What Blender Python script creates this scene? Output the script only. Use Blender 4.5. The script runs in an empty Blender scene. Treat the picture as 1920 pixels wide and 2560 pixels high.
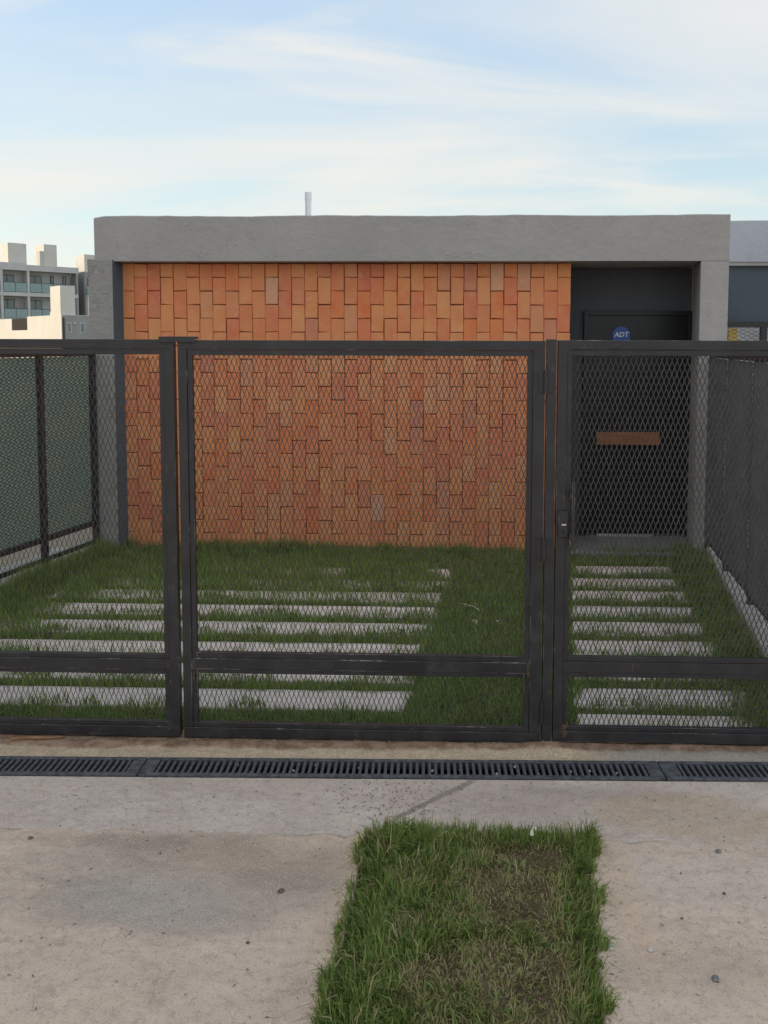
import bpy, bmesh, math, random
import numpy as np
from mathutils import Vector, Matrix
R = math.radians
random.seed(7)
rng = np.random.default_rng(11)
scene = bpy.context.scene
C = scene.collection

# ------------------------------------------------------------------ camera
cd = bpy.data.cameras.new('camera')
cam = bpy.data.objects.new('camera', cd); C.objects.link(cam)
cam.matrix_world = (Matrix.Translation((0, 0, 1.8)) @ Matrix.Rotation(R(1.88), 4, 'Z')
                    @ Matrix.Rotation(R(90 - 4.24), 4, 'X') @ Matrix.Rotation(R(0.14), 4, 'Z'))
cd.sensor_fit = 'HORIZONTAL'; cd.sensor_width = 36.0
cd.lens = 36.0 * 2199 / 1920
cd.shift_x = -(1041 - 960) / 1920
cd.shift_y = -(1280 - 1023) / 1920
cd.clip_start = 0.05; cd.clip_end = 2000
scene.camera = cam

# ------------------------------------------------------------------ sky, sun, exposure
SUN_EL, SUN_AZ = 7.0, 75.0          # low sun, 75 degrees to the left of straight ahead
world = bpy.data.worlds.new('World'); scene.world = world; world.use_nodes = True
wt = world.node_tree; wt.nodes.clear()
def wn(t, **kw):
    n = wt.nodes.new(t)
    for k, v in kw.items(): setattr(n, k, v)
    return n
def wl(a, b): wt.links.new(a, b)
def wmath(op, a, b=None, c=None):
    n = wn('ShaderNodeMath', operation=op)
    for i, v in enumerate((a, b, c)):
        if v is None: continue
        if isinstance(v, (int, float)): n.inputs[i].default_value = v
        else: wl(v, n.inputs[i])
    return n.outputs[0]
tc = wn('ShaderNodeTexCoord')
sky = wn('ShaderNodeTexSky', sky_type='NISHITA', sun_disc=False)
sky.sun_elevation = R(SUN_EL); sky.sun_rotation = R(-SUN_AZ)
sky.air_density = 1.0; sky.dust_density = 0.6; sky.ozone_density = 1.6
sep = wn('ShaderNodeSeparateXYZ'); wl(tc.outputs['Generated'], sep.inputs[0])
zc = wmath('MAXIMUM', sep.outputs[2], 0.0)
den = wmath('ADD', zc, 0.16)
cx = wmath('DIVIDE', sep.outputs[0], den); cy = wmath('DIVIDE', sep.outputs[1], den)
comb = wn('ShaderNodeCombineXYZ'); wl(cx, comb.inputs[0]); wl(cy, comb.inputs[1])
def cloud(scale, rot, sx, sy, detail, rough, dist, lo, hi, off):
    mp = wn('ShaderNodeMapping'); wl(comb.outputs[0], mp.inputs[0])
    mp.inputs['Rotation'].default_value = (0, 0, R(rot)); mp.inputs['Scale'].default_value = (sx, sy, 1)
    mp.inputs['Location'].default_value = (off, off * 0.7, 0)
    n = wn('ShaderNodeTexNoise'); wl(mp.outputs[0], n.inputs['Vector'])
    n.inputs['Scale'].default_value = scale; n.inputs['Detail'].default_value = detail
    n.inputs['Roughness'].default_value = rough; n.inputs['Distortion'].default_value = dist
    mr = wn('ShaderNodeMapRange', interpolation_type='SMOOTHSTEP'); wl(n.outputs[0], mr.inputs[0])
    mr.inputs[1].default_value = lo; mr.inputs[2].default_value = hi
    return mr.outputs[0]
c1 = cloud(0.75, 8, 0.6, 1.3, 8, 0.52, 0.6, 0.32, 0.68, 31.7)
c2 = cloud(1.5, -14, 0.5, 1.3, 9, 0.52, 0.7, 0.47, 0.74, 14.2)
def mixc(fac, a, b):
    n = wn('ShaderNodeMix', data_type='RGBA')
    for s, v in ((n.inputs[0], fac), (n.inputs[6], a), (n.inputs[7], b)):
        if isinstance(v, (int, float)): s.default_value = v
        elif isinstance(v, tuple): s.default_value = v
        else: wl(v, s)
    return n.outputs[2]
LOWC = (4.5, 5.4, 5.5, 1); HIGHC = (3.7, 4.8, 6.05, 1); CLOUD = (6.1, 5.9, 5.45, 1)
hz = wn('ShaderNodeMapRange', interpolation_type='SMOOTHSTEP'); wl(zc, hz.inputs[0])
hz.inputs[1].default_value = 0.06; hz.inputs[2].default_value = 0.36
veil = mixc(hz.outputs[0], LOWC, HIGHC)                      # thin high veil, bluer higher up
g = wn('ShaderNodeVectorMath', operation='MULTIPLY'); wl(sky.outputs[0], g.inputs[0]); g.inputs[1].default_value = (2.3, 2.3, 2.3)
base = mixc(0.78, g.outputs[0], veil)
m1 = wmath('MULTIPLY', c1, 0.80)
col = mixc(m1, base, CLOUD)
m2 = wmath('MULTIPLY', c2, 0.75)
col = mixc(m2, col, CLOUD)
bg = wn('ShaderNodeBackground'); wl(col, bg.inputs[0]); bg.inputs[1].default_value = 0.1
wo = wn('ShaderNodeOutputWorld'); wl(bg.outputs[0], wo.inputs[0])

sd = bpy.data.lights.new('sun', 'SUN'); sd.energy = 3.4; sd.angle = R(0.5); sd.color = (1.0, 0.8, 0.55)
sun = bpy.data.objects.new('sun', sd); C.objects.link(sun)
S = Vector((-math.sin(R(SUN_AZ)) * math.cos(R(SUN_EL)), math.cos(R(SUN_AZ)) * math.cos(R(SUN_EL)), math.sin(R(SUN_EL))))
sun.rotation_euler = S.to_track_quat('Z', 'Y').to_euler(); sun.location = S * 40
vs = scene.view_settings
vs.view_transform = 'Standard'; vs.look = 'None'; vs.gamma = 1.0; vs.use_curve_mapping = False
vs.exposure = 0.60
scene.render.engine = 'CYCLES'
scene.cycles.max_bounces = 6; scene.cycles.transparent_max_bounces = 8

# ------------------------------------------------------------------ helpers
def tag(o, label=None, cat=None, group=None, kind=None):
    if label: o['label'] = label
    if cat: o['category'] = cat
    if group: o['group'] = group
    if kind: o['kind'] = kind
    return o
def thing(name, label, cat, loc=(0, 0, 0), rz=0.0, group=None):
    o = bpy.data.objects.new(name, None); C.objects.link(o)
    o.empty_display_size = 0.1
    o.location = loc; o.rotation_euler = (0, 0, rz)
    return tag(o, label, cat, group)
class MB:
    def __init__(s): s.v = []; s.f = []
    def add(s, vs, fs):
        b = len(s.v); s.v += [tuple(p) for p in vs]; s.f += [tuple(i + b for i in q) for q in fs]; return s
    def box(s, x0, x1, y0, y1, z0, z1, k=0.0):
        """box; k shears x along y (the plot runs back at a slant)"""
        P = lambda x, y, z: (x + k * (y - y0), y, z)
        v = [P(x0, y0, z0), P(x1, y0, z0), P(x1, y1, z0), P(x0, y1, z0), P(x0, y0, z1), P(x1, y0, z1), P(x1, y1, z1), P(x0, y1, z1)]
        return s.add(v, [(0, 3, 2, 1), (4, 5, 6, 7), (0, 1, 5, 4), (1, 2, 6, 5), (2, 3, 7, 6), (3, 0, 4, 7)])
    def beam(s, a, b, w, h):
        """bar from a to b, w wide (horizontally) and h high"""
        a, b = Vector(a), Vector(b); d = (b - a).normalized()
        up = Vector((0, 0, 1)) if abs(d.z) < 0.9 else Vector((0, 1, 0))
        r = d.cross(up).normalized() * w / 2; u = r.cross(d).normalized() * h / 2
        v = [a - r - u, a + r - u, a + r + u, a - r + u, b - r - u, b + r - u, b + r + u, b - r + u]
        return s.add(v, [(0, 1, 2, 3), (7, 6, 5, 4), (0, 4, 5, 1), (1, 5, 6, 2), (2, 6, 7, 3), (3, 7, 4, 0)])
    def tube(s, a, b, r, n=12, r2=None):
        a, b = Vector(a), Vector(b); d = (b - a).normalized(); r2 = r if r2 is None else r2
        up = Vector((0, 0, 1)) if abs(d.z) < 0.9 else Vector((1, 0, 0))
        p = d.cross(up).normalized(); q = d.cross(p)
        v = []
        for i in range(n):
            t = 2 * math.pi * i / n; o = p * math.cos(t) + q * math.sin(t); v += [a + o * r, b + o * r2]
        f = [(2 * i, 2 * ((i + 1) % n), 2 * ((i + 1) % n) + 1, 2 * i + 1) for i in range(n)]
        f += [tuple(range(0, 2 * n, 2))[::-1], tuple(range(1, 2 * n, 2))]
        return s.add(v, f)
    def mesh(s, name, m):
        me = bpy.data.meshes.new(name); me.from_pydata(s.v, [], s.f); me.materials.append(m)
        bm = bmesh.new(); bm.from_mesh(me); bmesh.ops.recalc_face_normals(bm, faces=bm.faces); bm.to_mesh(me); bm.free()
        return me
    def build(s, name, m, parent=None, bevel=0, smooth=False, loc=None):
        o = bpy.data.objects.new(name, s.mesh(name, m)); C.objects.link(o)
        if parent: o.parent = parent
        if loc: o.location = loc
        if bevel:
            b = o.modifiers.new('bevel', 'BEVEL'); b.width = bevel; b.segments = 2; b.limit_method = 'ANGLE'
            if m.name == 'black_gate_paint': o.data.materials.append(M['worn']); b.material = 1
        if smooth:
            for p in o.data.polygons: p.use_smooth = True
        return o
def put(name, me, parent, loc=(0, 0, 0), rot=(0, 0, 0)):
    o = bpy.data.objects.new(name, me); C.objects.link(o); o.parent = parent; o.location = loc; o.rotation_euler = rot
    return o
def box(name, m, parent, *a, bevel=0, k=0.0): return MB().box(*a, k=k).build(name, m, parent, bevel)

def hash2(ix, iy, seed):
    h = (ix.astype(np.int64) * 374761393 + iy.astype(np.int64) * 668265263 + seed * 974634321) & 0xffffffff
    h = ((h ^ (h >> 13)) * 1274126177) & 0xffffffff
    return ((h ^ (h >> 16)) & 0xffff) / 65535.0
def vnoise(x, y, seed=0):
    x = np.asarray(x, float); y = np.asarray(y, float)
    ix, iy = np.floor(x), np.floor(y); fx, fy = x - ix, y - iy
    fx = fx * fx * (3 - 2 * fx); fy = fy * fy * (3 - 2 * fy)
    a, b = hash2(ix, iy, seed), hash2(ix + 1, iy, seed); c, d = hash2(ix, iy + 1, seed), hash2(ix + 1, iy + 1, seed)
    return (a * (1 - fx) + b * fx) * (1 - fy) + (c * (1 - fx) + d * fx) * fy
def fbm(x, y, seed=0, o=4):
    t, a, n = 0, 0.5, 0
    for i in range(o):
        t = t + a * vnoise(x * 2 ** i, y * 2 ** i, seed + i); n += a; a *= 0.5
    return t / n

# ------------------------------------------------------------------ materials
class NT:
    def __init__(s, name):
        s.m = bpy.data.materials.new(name); s.m.use_nodes = True; s.t = s.m.node_tree
        s.b = s.t.nodes['Principled BSDF']; s.tc = None
    def n(s, t, ins=None, **kw):
        n = s.t.nodes.new(t)
        for k, v in kw.items(): setattr(n, k, v)
        for k, v in (ins or {}).items(): s.set(n.inputs[k], v)
        return n
    def set(s, sock, v):
        if isinstance(v, bpy.types.NodeSocket): s.t.links.new(v, sock)
        else: sock.default_value = v
    def co(s, which='Object'):
        if not s.tc: s.tc = s.n('ShaderNodeTexCoord')
        return s.tc.outputs[which]
    def pos(s): return s.n('ShaderNodeNewGeometry').outputs['Position']
    def mapping(s, v, scale=(1, 1, 1), rot=(0, 0, 0), loc=(0, 0, 0)):
        return s.n('ShaderNodeMapping', {'Vector': v, 'Scale': scale, 'Rotation': rot, 'Location': loc}).outputs[0]
    def noise(s, v, scale, detail=4, rough=0.55, dist=0.0):
        return s.n('ShaderNodeTexNoise', {'Vector': v, 'Scale': scale, 'Detail': detail, 'Roughness': rough, 'Distortion': dist}).outputs[0]
    def rng(s, v, lo, hi, a=0.0, b=1.0, smooth=True):
        return s.n('ShaderNodeMapRange', {0: v, 1: lo, 2: hi, 3: a, 4: b}, interpolation_type='SMOOTHSTEP' if smooth else 'LINEAR').outputs[0]
    def math(s, op, a, b=0.0, c=0.0, clamp=False): return s.n('ShaderNodeMath', {0: a, 1: b, 2: c}, operation=op, use_clamp=clamp).outputs[0]
    def mix(s, f, a, b, blend='MIX'):
        fix = lambda c: c if isinstance(c, bpy.types.NodeSocket) else (*c[:3], 1)
        return s.n('ShaderNodeMix', {0: f, 6: fix(a), 7: fix(b)}, data_type='RGBA', blend_type=blend).outputs[2]
    def ramp(s, v, stops):
        n = s.n('ShaderNodeValToRGB', {0: v}); e = n.color_ramp.elements
        while len(e) < len(stops): e.new(0.5)
        for q, (p, c) in zip(e, stops): q.position = p; q.color = (*c[:3], 1)
        return n.outputs[0]
    def bump(s, h, strength=0.3, dist=0.01, normal=None):
        d = {'Height': h, 'Strength': strength, 'Distance': dist}
        if normal: d['Normal'] = normal
        return s.n('ShaderNodeBump', d).outputs[0]
    def fin(s, color=None, rough=None, normal=None, metal=None, spec=None):
        for k, v in (('Base Color', color), ('Roughness', rough), ('Normal', normal), ('Metallic', metal), ('Specular IOR Level', spec)):
            if v is None: continue
            if k == 'Base Color' and isinstance(v, tuple): v = (*v[:3], 1)
            s.set(s.b.inputs[k], v)
        return s.m
def plain(name, c, rough=0.6, metal=0.0, var=0.12, sc=6.0, spec=0.5):
    t = NT(name); n = t.noise(t.co(), sc, 5)
    f = t.rng(n, 0.3, 0.7)
    return t.fin(t.mix(f, tuple(x * (1 - var) for x in c), tuple(min(1, x * (1 + var)) for x in c)), rough, metal=metal, spec=spec)

def plaster_mat(name, c, bump=0.55):
    t = NT(name); p = t.pos()
    big = t.rng(t.noise(p, 1.1, 4), 0.3, 0.72); mid = t.rng(t.noise(p, 5.0, 5, 0.6), 0.3, 0.7)
    strk = t.noise(t.mapping(p, (9, 9, 1.2)), 1.5, 4)
    col = t.mix(big, tuple(x * 0.92 for x in c), tuple(x * 1.06 for x in c))
    col = t.mix(t.math('MULTIPLY', mid, 0.35), col, tuple(x * 0.86 for x in c))
    col = t.mix(t.math('MULTIPLY', t.rng(strk, 0.55, 0.75), 0.14), col, tuple(x * 0.7 for x in c))
    # trowel marks: short curved ridges, here and there
    w = t.n('ShaderNodeTexNoise', {'Vector': p, 'Scale': 4.0, 'Detail': 2.0})
    pv = t.n('ShaderNodeVectorMath', {0: p, 1: w.outputs['Color']}, operation='ADD').outputs[0]
    vo = t.n('ShaderNodeTexVoronoi', {'Vector': pv, 'Scale': 9.0, 'Randomness': 1.0}, feature='DISTANCE_TO_EDGE').outputs[0]
    rid = t.rng(vo, 0.0, 0.075, 1.0, 0.0)
    patch = t.rng(t.noise(p, 8.5, 3), 0.53, 0.66)
    rid = t.math('MULTIPLY', rid, patch)
    fine = t.noise(p, 120, 4, 0.7); und = t.noise(p, 14, 5, 0.6)
    h = t.math('MULTIPLY_ADD', rid, 0.30, t.math('MULTIPLY_ADD', fine, 0.22, t.math('MULTIPLY', und, 0.9)))
    return t.fin(col, 0.9, t.bump(h, bump, 0.024), spec=0.25)

def brick_mat():
    t = NT('terracotta_brick')
    oi = t.n('ShaderNodeObjectInfo'); rnd = oi.outputs['Random']
    p = t.pos()
    col = t.ramp(rnd, [(0.0, (0.84, 0.215, 0.085)), (0.22, (0.88, 0.350, 0.145)), (0.45, (0.82, 0.230, 0.120)), (0.65, (0.90, 0.380, 0.165)),
                       (0.82, (0.74, 0.195, 0.115)), (0.93, (0.86, 0.390, 0.190)), (0.98, (0.68, 0.230, 0.160)), (1.0, (0.80, 0.45, 0.29))])
    off = t.n('ShaderNodeCombineXYZ', {0: t.math('MULTIPLY', rnd, 31.0), 1: 0.0, 2: t.math('MULTIPLY', rnd, 57.0)}).outputs[0]
    q = t.n('ShaderNodeVectorMath', {0: p, 1: off}, operation='ADD').outputs[0]
    n1 = t.rng(t.noise(q, 9, 5, 0.6), 0.35, 0.7)
    n0 = t.rng(t.noise(q, 5, 4, 0.6), 0.4, 0.7); col = t.mix(t.math('MULTIPLY', n0, 0.35), col, (0.72, 0.175, 0.080)); col = t.mix(t.math('MULTIPLY', n1, 0.42), col, (0.84, 0.40, 0.19))
    n2 = t.rng(t.noise(q, 17, 4, 0.6), 0.6, 0.74)
    col = t.mix(t.math('MULTIPLY', n2, 0.3), col, (0.845, 0.659, 0.511))       # pale bloom
    n3 = t.rng(t.noise(q, 60, 3, 0.7), 0.68, 0.78)
    col = t.mix(t.math('MULTIPLY', n3, 0.5), col, (0.205, 0.079, 0.047))      # specks
    fine = t.noise(p, 160, 3, 0.7); und = t.noise(q, 22, 3)
    return t.fin(col, 0.85, t.bump(t.math('MULTIPLY_ADD', und, 0.9, t.math('MULTIPLY', fine, 0.3)), 0.3, 0.006), spec=0.2)

def steel_mat():
    """satin black gate paint: scuffs, dust low down on the bars, rust freckles"""
    t = NT('black_gate_paint'); p = t.pos()
    n = t.rng(t.noise(p, 7, 6, 0.65), 0.35, 0.75)
    col = t.mix(n, (0.026, 0.024, 0.027), (0.046, 0.042, 0.046))
    sc = t.rng(t.noise(t.mapping(p, (3, 3, 60)), 2.0, 4, 0.6), 0.66, 0.74)
    col = t.mix(t.math('MULTIPLY', sc, 0.5), col, (0.12, 0.112, 0.105)); sm = t.rng(t.noise(p, 11, 6, 0.7), 0.60, 0.72); col = t.mix(t.math('MULTIPLY', sm, 0.55), col, (0.085, 0.078, 0.074))
    du = t.rng(t.noise(p, 23, 5, 0.7), 0.62, 0.78)
    z = t.n('ShaderNodeSeparateXYZ', {0: p}).outputs[2]
    low = t.rng(z, 0.55, 0.0)
    col = t.mix(t.math('MULTIPLY', du, t.math('MULTIPLY_ADD', low, 0.5, 0.15)), col, (0.17, 0.13, 0.09))
    ru = t.math('MULTIPLY', t.rng(t.noise(p, 48, 3, 0.6), 0.7, 0.77), 0.6)
    col = t.mix(ru, col, (0.12, 0.05, 0.02))
    return t.fin(col, t.rng(n, 0, 1, 0.36, 0.55), t.bump(t.noise(p, 90, 3), 0.06, 0.003), spec=0.5)

def worn_mat():
    """the rounded edges of the gate tubes: paint rubbed through to pale primer here and there"""
    t = NT('worn_gate_edge'); p = t.pos()
    n = t.rng(t.noise(t.mapping(p, (1.2, 1.2, 1.2)), 3.5, 6, 0.7), 0.50, 0.66)
    n2 = t.rng(t.noise(p, 40, 3, 0.7), 0.35, 0.6)
    return t.fin(t.mix(t.math('MULTIPLY', n, n2), (0.035, 0.032, 0.035), (0.36, 0.33, 0.31)), 0.45)

def grass_mat(name, greens, dry):
    t = NT(name)
    geo = t.n('ShaderNodeNewGeometry'); ri = geo.outputs['Random Per Island']
    at = t.n('ShaderNodeAttribute', attribute_name='dry').outputs['Fac']
    col = t.ramp(ri, [(0.0, greens[0]), (0.5, greens[1]), (1.0, greens[2])])
    dcol = t.ramp(t.math('FRACT', t.math('MULTIPLY', ri, 7.3)), [(0.0, dry[0]), (0.6, dry[1]), (1.0, dry[2])])
    col = t.mix(at, col, dcol)
    t.fin(col, 0.5, spec=0.35)
    tr = t.n('ShaderNodeBsdfTranslucent', {'Color': col})
    ms = t.n('ShaderNodeMixShader', {0: 0.3}); t.t.links.new(t.b.outputs[0], ms.inputs[1]); t.t.links.new(tr.outputs[0], ms.inputs[2])
    t.t.links.new(ms.outputs[0], t.t.nodes['Material Output'].inputs[0])
    return t.m

def soft_blob(t, p, cx, cy, rx, ry, warp, edge=0.35, rot=0.0):
    """soft edged patch on the ground, its outline broken up by noise"""
    q = t.mapping(p, (1 / rx, 1 / ry, 0), (0, 0, 0), (-cx / rx, -cy / ry, 0))
    if rot: q = t.mapping(q, (1, 1, 0), (0, 0, rot))
    l = t.n('ShaderNodeVectorMath', {0: q}, operation='LENGTH').outputs['Value']
    l = t.math('MULTIPLY_ADD', t.math('SUBTRACT', warp, 0.5), 1.5, l)
    return t.rng(l, 1.0 - edge, 1.0 + edge, 1.0, 0.0)

def concrete_mat():
    t = NT('stained_concrete'); p = t.pos()
    w = t.noise(p, 3.2, 6, 0.62); w2 = t.noise(p, 9, 5, 0.6)
    big = t.rng(t.noise(p, 1.6, 5, 0.6), 0.34, 0.68)
    col = t.mix(big, (0.72, 0.61, 0.535), (0.78, 0.645, 0.535))
    m = t.rng(t.noise(p, 5.5, 7, 0.68), 0.40, 0.64)
    col = t.mix(t.math('MULTIPLY', m, 0.6), col, (0.84, 0.72, 0.61))
    m = t.rng(t.noise(t.mapping(p, (1, 1.6, 1), (0, 0, 0.5)), 8.0, 7, 0.7), 0.5, 0.68)
    col = t.mix(t.math('MULTIPLY', m, 0.5), col, (0.50, 0.405, 0.335))
    # pale lilac-grey cement skin behind the grass, up to the drain
    y = t.n('ShaderNodeSeparateXYZ', {0: p}).outputs[1]
    yy = t.math('MULTIPLY_ADD', t.math('SUBTRACT', w2, 0.5), 0.10, y)
    skin = t.math('MULTIPLY', t.rng(yy, 3.085, 3.105), t.rng(w2, 0.25, 0.6, 0.6, 0.95))
    skc = t.mix(t.rng(t.noise(p, 4.2, 6, 0.7), 0.38, 0.62), (0.66, 0.59, 0.555), (0.78, 0.715, 0.675))
    col = t.mix(skin, col, skc)
    jl = t.math('MULTIPLY', t.rng(t.math('ABSOLUTE', t.math('SUBTRACT', yy, 3.092)), 0.002, 0.009, 1.0, 0.0), t.rng(w, 0.42, 0.6))
    col = t.mix(t.math('MULTIPLY', jl, 0.6), col, (0.30, 0.25, 0.22))
    # old damp stains
    for (cx, cy, rx, ry, c, k, e) in [(-0.86, 2.80, 0.54, 0.25, (0.42, 0.375, 0.35), 0.75, 0.30), (-1.0, 3.03, 0.38, 0.05, (0.33, 0.27, 0.235), 0.7, 0.5),
                                      (-0.55, 2.94, 0.40, 0.13, (0.50, 0.385, 0.295), 0.7, 0.6), (-1.2, 2.66, 0.32, 0.10, (0.38, 0.34, 0.32), 0.6, 0.6), (-0.50, 2.80, 0.22, 0.06, (0.36, 0.31, 0.29), 0.6, 0.6),
                                      (0.15, 3.36, 0.30, 0.10, (0.47, 0.41, 0.40), 0.6, 0.6), (0.58, 3.43, 0.30, 0.06, (0.44, 0.38, 0.375), 0.8, 0.6), (0.35, 3.28, 0.34, 0.10, (0.52, 0.45, 0.43), 0.6, 0.6),
                                      (0.95, 3.28, 0.36, 0.17, (0.60, 0.49, 0.365), 0.95, 0.22), (0.9, 2.86, 0.35, 0.13, (0.74, 0.665, 0.62), 0.8, 0.6),
                                      (-0.75, 2.36, 0.45, 0.07, (0.70, 0.60, 0.52), 0.6, 0.6), (0.75, 2.45, 0.25, 0.10, (0.56, 0.45, 0.365), 0.7, 0.6),
                                      (-0.30, 2.62, 0.10, 0.20, (0.74, 0.61, 0.48), 0.7, 0.6), (-0.25, 2.98, 0.10, 0.12, (0.74, 0.60, 0.45), 0.8, 0.5), (0.60, 2.75, 0.06, 0.35, (0.78, 0.62, 0.47), 0.8, 0.5)]:
        b = soft_blob(t, p, cx, cy, rx, ry, w, e)
        b = t.math('MULTIPLY', b, t.rng(w2, 0.2, 0.75, 1.0, 0.5))
        col = t.mix(t.math('MULTIPLY', b, k), col, c)
    # pale greenish bloom inside the big stain
    b = soft_blob(t, p, -0.95, 2.70, 0.26, 0.11, w, 0.6)
    col = t.mix(t.math('MULTIPLY', b, 0.6), col, (0.53, 0.515, 0.475))
    # dark smear running from the grass up to the drain
    rp = t.n('ShaderNodeSeparateXYZ', {0: t.mapping(p, (1, 1, 0), (0, 0, R(-45.0)), (-2.365, -2.405, 0))})
    along = t.math('ABSOLUTE', rp.outputs[0]); across = t.math('MULTIPLY_ADD', t.math('SUBTRACT', w2, 0.5), 0.02, rp.outputs[1])
    ln = t.math('MULTIPLY', t.rng(t.math('ABSOLUTE', across), 0.007, 0.022, 1.0, 0.0), t.rng(along, 0.19, 0.27, 1.0, 0.0))
    col = t.mix(t.math('MULTIPLY', ln, 0.85), col, (0.27, 0.245, 0.245))
    # grain, grit and dark flecks
    g0 = t.noise(p, 30, 6, 0.75); g1 = t.noise(p, 70, 4, 0.75); g2 = t.noise(p, 240, 3, 0.7)
    col = t.mix(t.rng(g0, 0.36, 0.5, 0.48, 0.0), col, (0.44, 0.365, 0.315))
    col = t.mix(t.rng(g1, 0.33, 0.46, 0.42, 0.0), col, (0.38, 0.305, 0.255))
    col = t.mix(t.rng(g2, 0.53, 0.64, 0.0, 0.75), col, (0.86, 0.80, 0.72))
    col = t.mix(t.rng(g2, 0.32, 0.40, 0.5, 0.0), col, (0.29, 0.24, 0.21))
    fl = t.n('ShaderNodeTexVoronoi', {'Vector': t.mapping(p, (1, 2.2, 1), (0, 0, 0.4)), 'Scale': 42.0}).outputs['Distance']
    pat = t.rng(t.noise(p, 2.6, 4), 0.48, 0.62)
    col = t.mix(t.math('MULTIPLY', t.rng(fl, 0.08, 0.17, 0.75, 0.0), pat), col, (0.14, 0.115, 0.10))
    col = t.mix(1.0, col, (1.0, 0.90, 0.83), 'MULTIPLY')
    h = t.math('MULTIPLY_ADD', g1, 1.0, t.math('MULTIPLY_ADD', g2, 0.35, t.math('MULTIPLY', g0, 1.3)))
    return t.fin(col, 0.92, t.bump(h, 0.6, 0.013), spec=0.2)

def dirt_concrete_mat():
    """strip between drain and gate: sand blown over concrete, dark soil at the gate's foot"""
    t = NT('sandy_threshold'); p = t.pos(); w = t.noise(p, 5, 6, 0.65); w2 = t.noise(p, 16, 5, 0.6)
    sp = t.n('ShaderNodeSeparateXYZ', {0: p})
    y = t.math('MULTIPLY_ADD', t.math('SUBTRACT', w, 0.5), 0.10, t.math('MULTIPLY_ADD', sp.outputs[0], -0.0215, sp.outputs[1]))
    col = t.mix(t.rng(w2, 0.35, 0.65), (0.629, 0.488, 0.343), (0.777, 0.598, 0.418))
    grey = t.math('MULTIPLY', t.rng(sp.outputs[0], 0.55, 0.85), t.rng(y, 3.83, 3.79))
    col = t.mix(grey, col, (0.482, 0.423, 0.374))
    col = t.mix(t.rng(y, 3.765, 3.80, 0.0, 0.92), col, t.mix(t.rng(w2, 0.4, 0.62), (0.201, 0.111, 0.075), (0.402, 0.254, 0.181)))
    g1 = t.noise(p, 90, 4, 0.75)
    col = t.mix(t.rng(g1, 0.34, 0.6, 0.5, 0.0), col, (0.268, 0.182, 0.125))
    return t.fin(col, 0.95, t.bump(t.math('MULTIPLY_ADD', w2, 0.8, g1), 0.7, 0.012), spec=0.15)

def soil_mat():
    t = NT('dark_soil'); p = t.pos(); n = t.rng(t.noise(p, 6, 6, 0.7), 0.3, 0.7); n2 = t.noise(p, 60, 5, 0.75)
    col = t.mix(n, (0.098, 0.075, 0.044), (0.195, 0.143, 0.088)); col = t.mix(t.rng(n2, 0.55, 0.7, 0, 0.6), col, (0.312, 0.234, 0.143))
    return t.fin(col, 0.95, t.bump(n2, 0.8, 0.02), spec=0.1)

def slab_mat():
    t = NT('paving_concrete'); oi = t.n('ShaderNodeObjectInfo').outputs['Random']; p = t.pos()
    col = t.ramp(oi, [(0.0, (0.76, 0.65, 0.585)), (0.5, (0.81, 0.68, 0.60)), (1.0, (0.75, 0.65, 0.60))])
    n = t.rng(t.noise(p, 4, 6, 0.65), 0.35, 0.7); col = t.mix(t.math('MULTIPLY', n, 0.5), col, (0.62, 0.53, 0.48))
    g = t.noise(p, 110, 4, 0.7); col = t.mix(t.rng(g, 0.58, 0.74, 0, 0.5), col, (0.403, 0.341, 0.295))
    return t.fin(col, 0.9, t.bump(g, 0.35, 0.006), spec=0.2)

def cloth_mat(name, c, c2, thru):
    t = NT(name); p = t.pos()
    n = t.rng(t.noise(t.mapping(p, (1, 1, 2.5)), 2.2, 4), 0.35, 0.68); fold = t.noise(t.mapping(p, (6, 6, 0.6)), 1.2, 3)
    col = t.mix(n, c, c2); t.fin(col, 0.8, t.bump(fold, 0.25, 0.05), spec=0.1)
    tr = t.n('ShaderNodeBsdfTranslucent', {'Color': t.mix(n, c, c2)})
    ms = t.n('ShaderNodeMixShader', {0: thru}); t.t.links.new(t.b.outputs[0], ms.inputs[1]); t.t.links.new(tr.outputs[0], ms.inputs[2])
    t.t.links.new(ms.outputs[0], t.t.nodes['Material Output'].inputs[0])
    return t.m

def wood_mat(name, a, b):
    t = NT(name); p = t.co(); n = t.noise(t.mapping(p, (1.5, 20, 20)), 2.5, 5, 0.6, 0.4)
    return t.fin(t.mix(t.rng(n, 0.3, 0.7), a, b), 0.55, t.bump(n, 0.2, 0.003))

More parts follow.
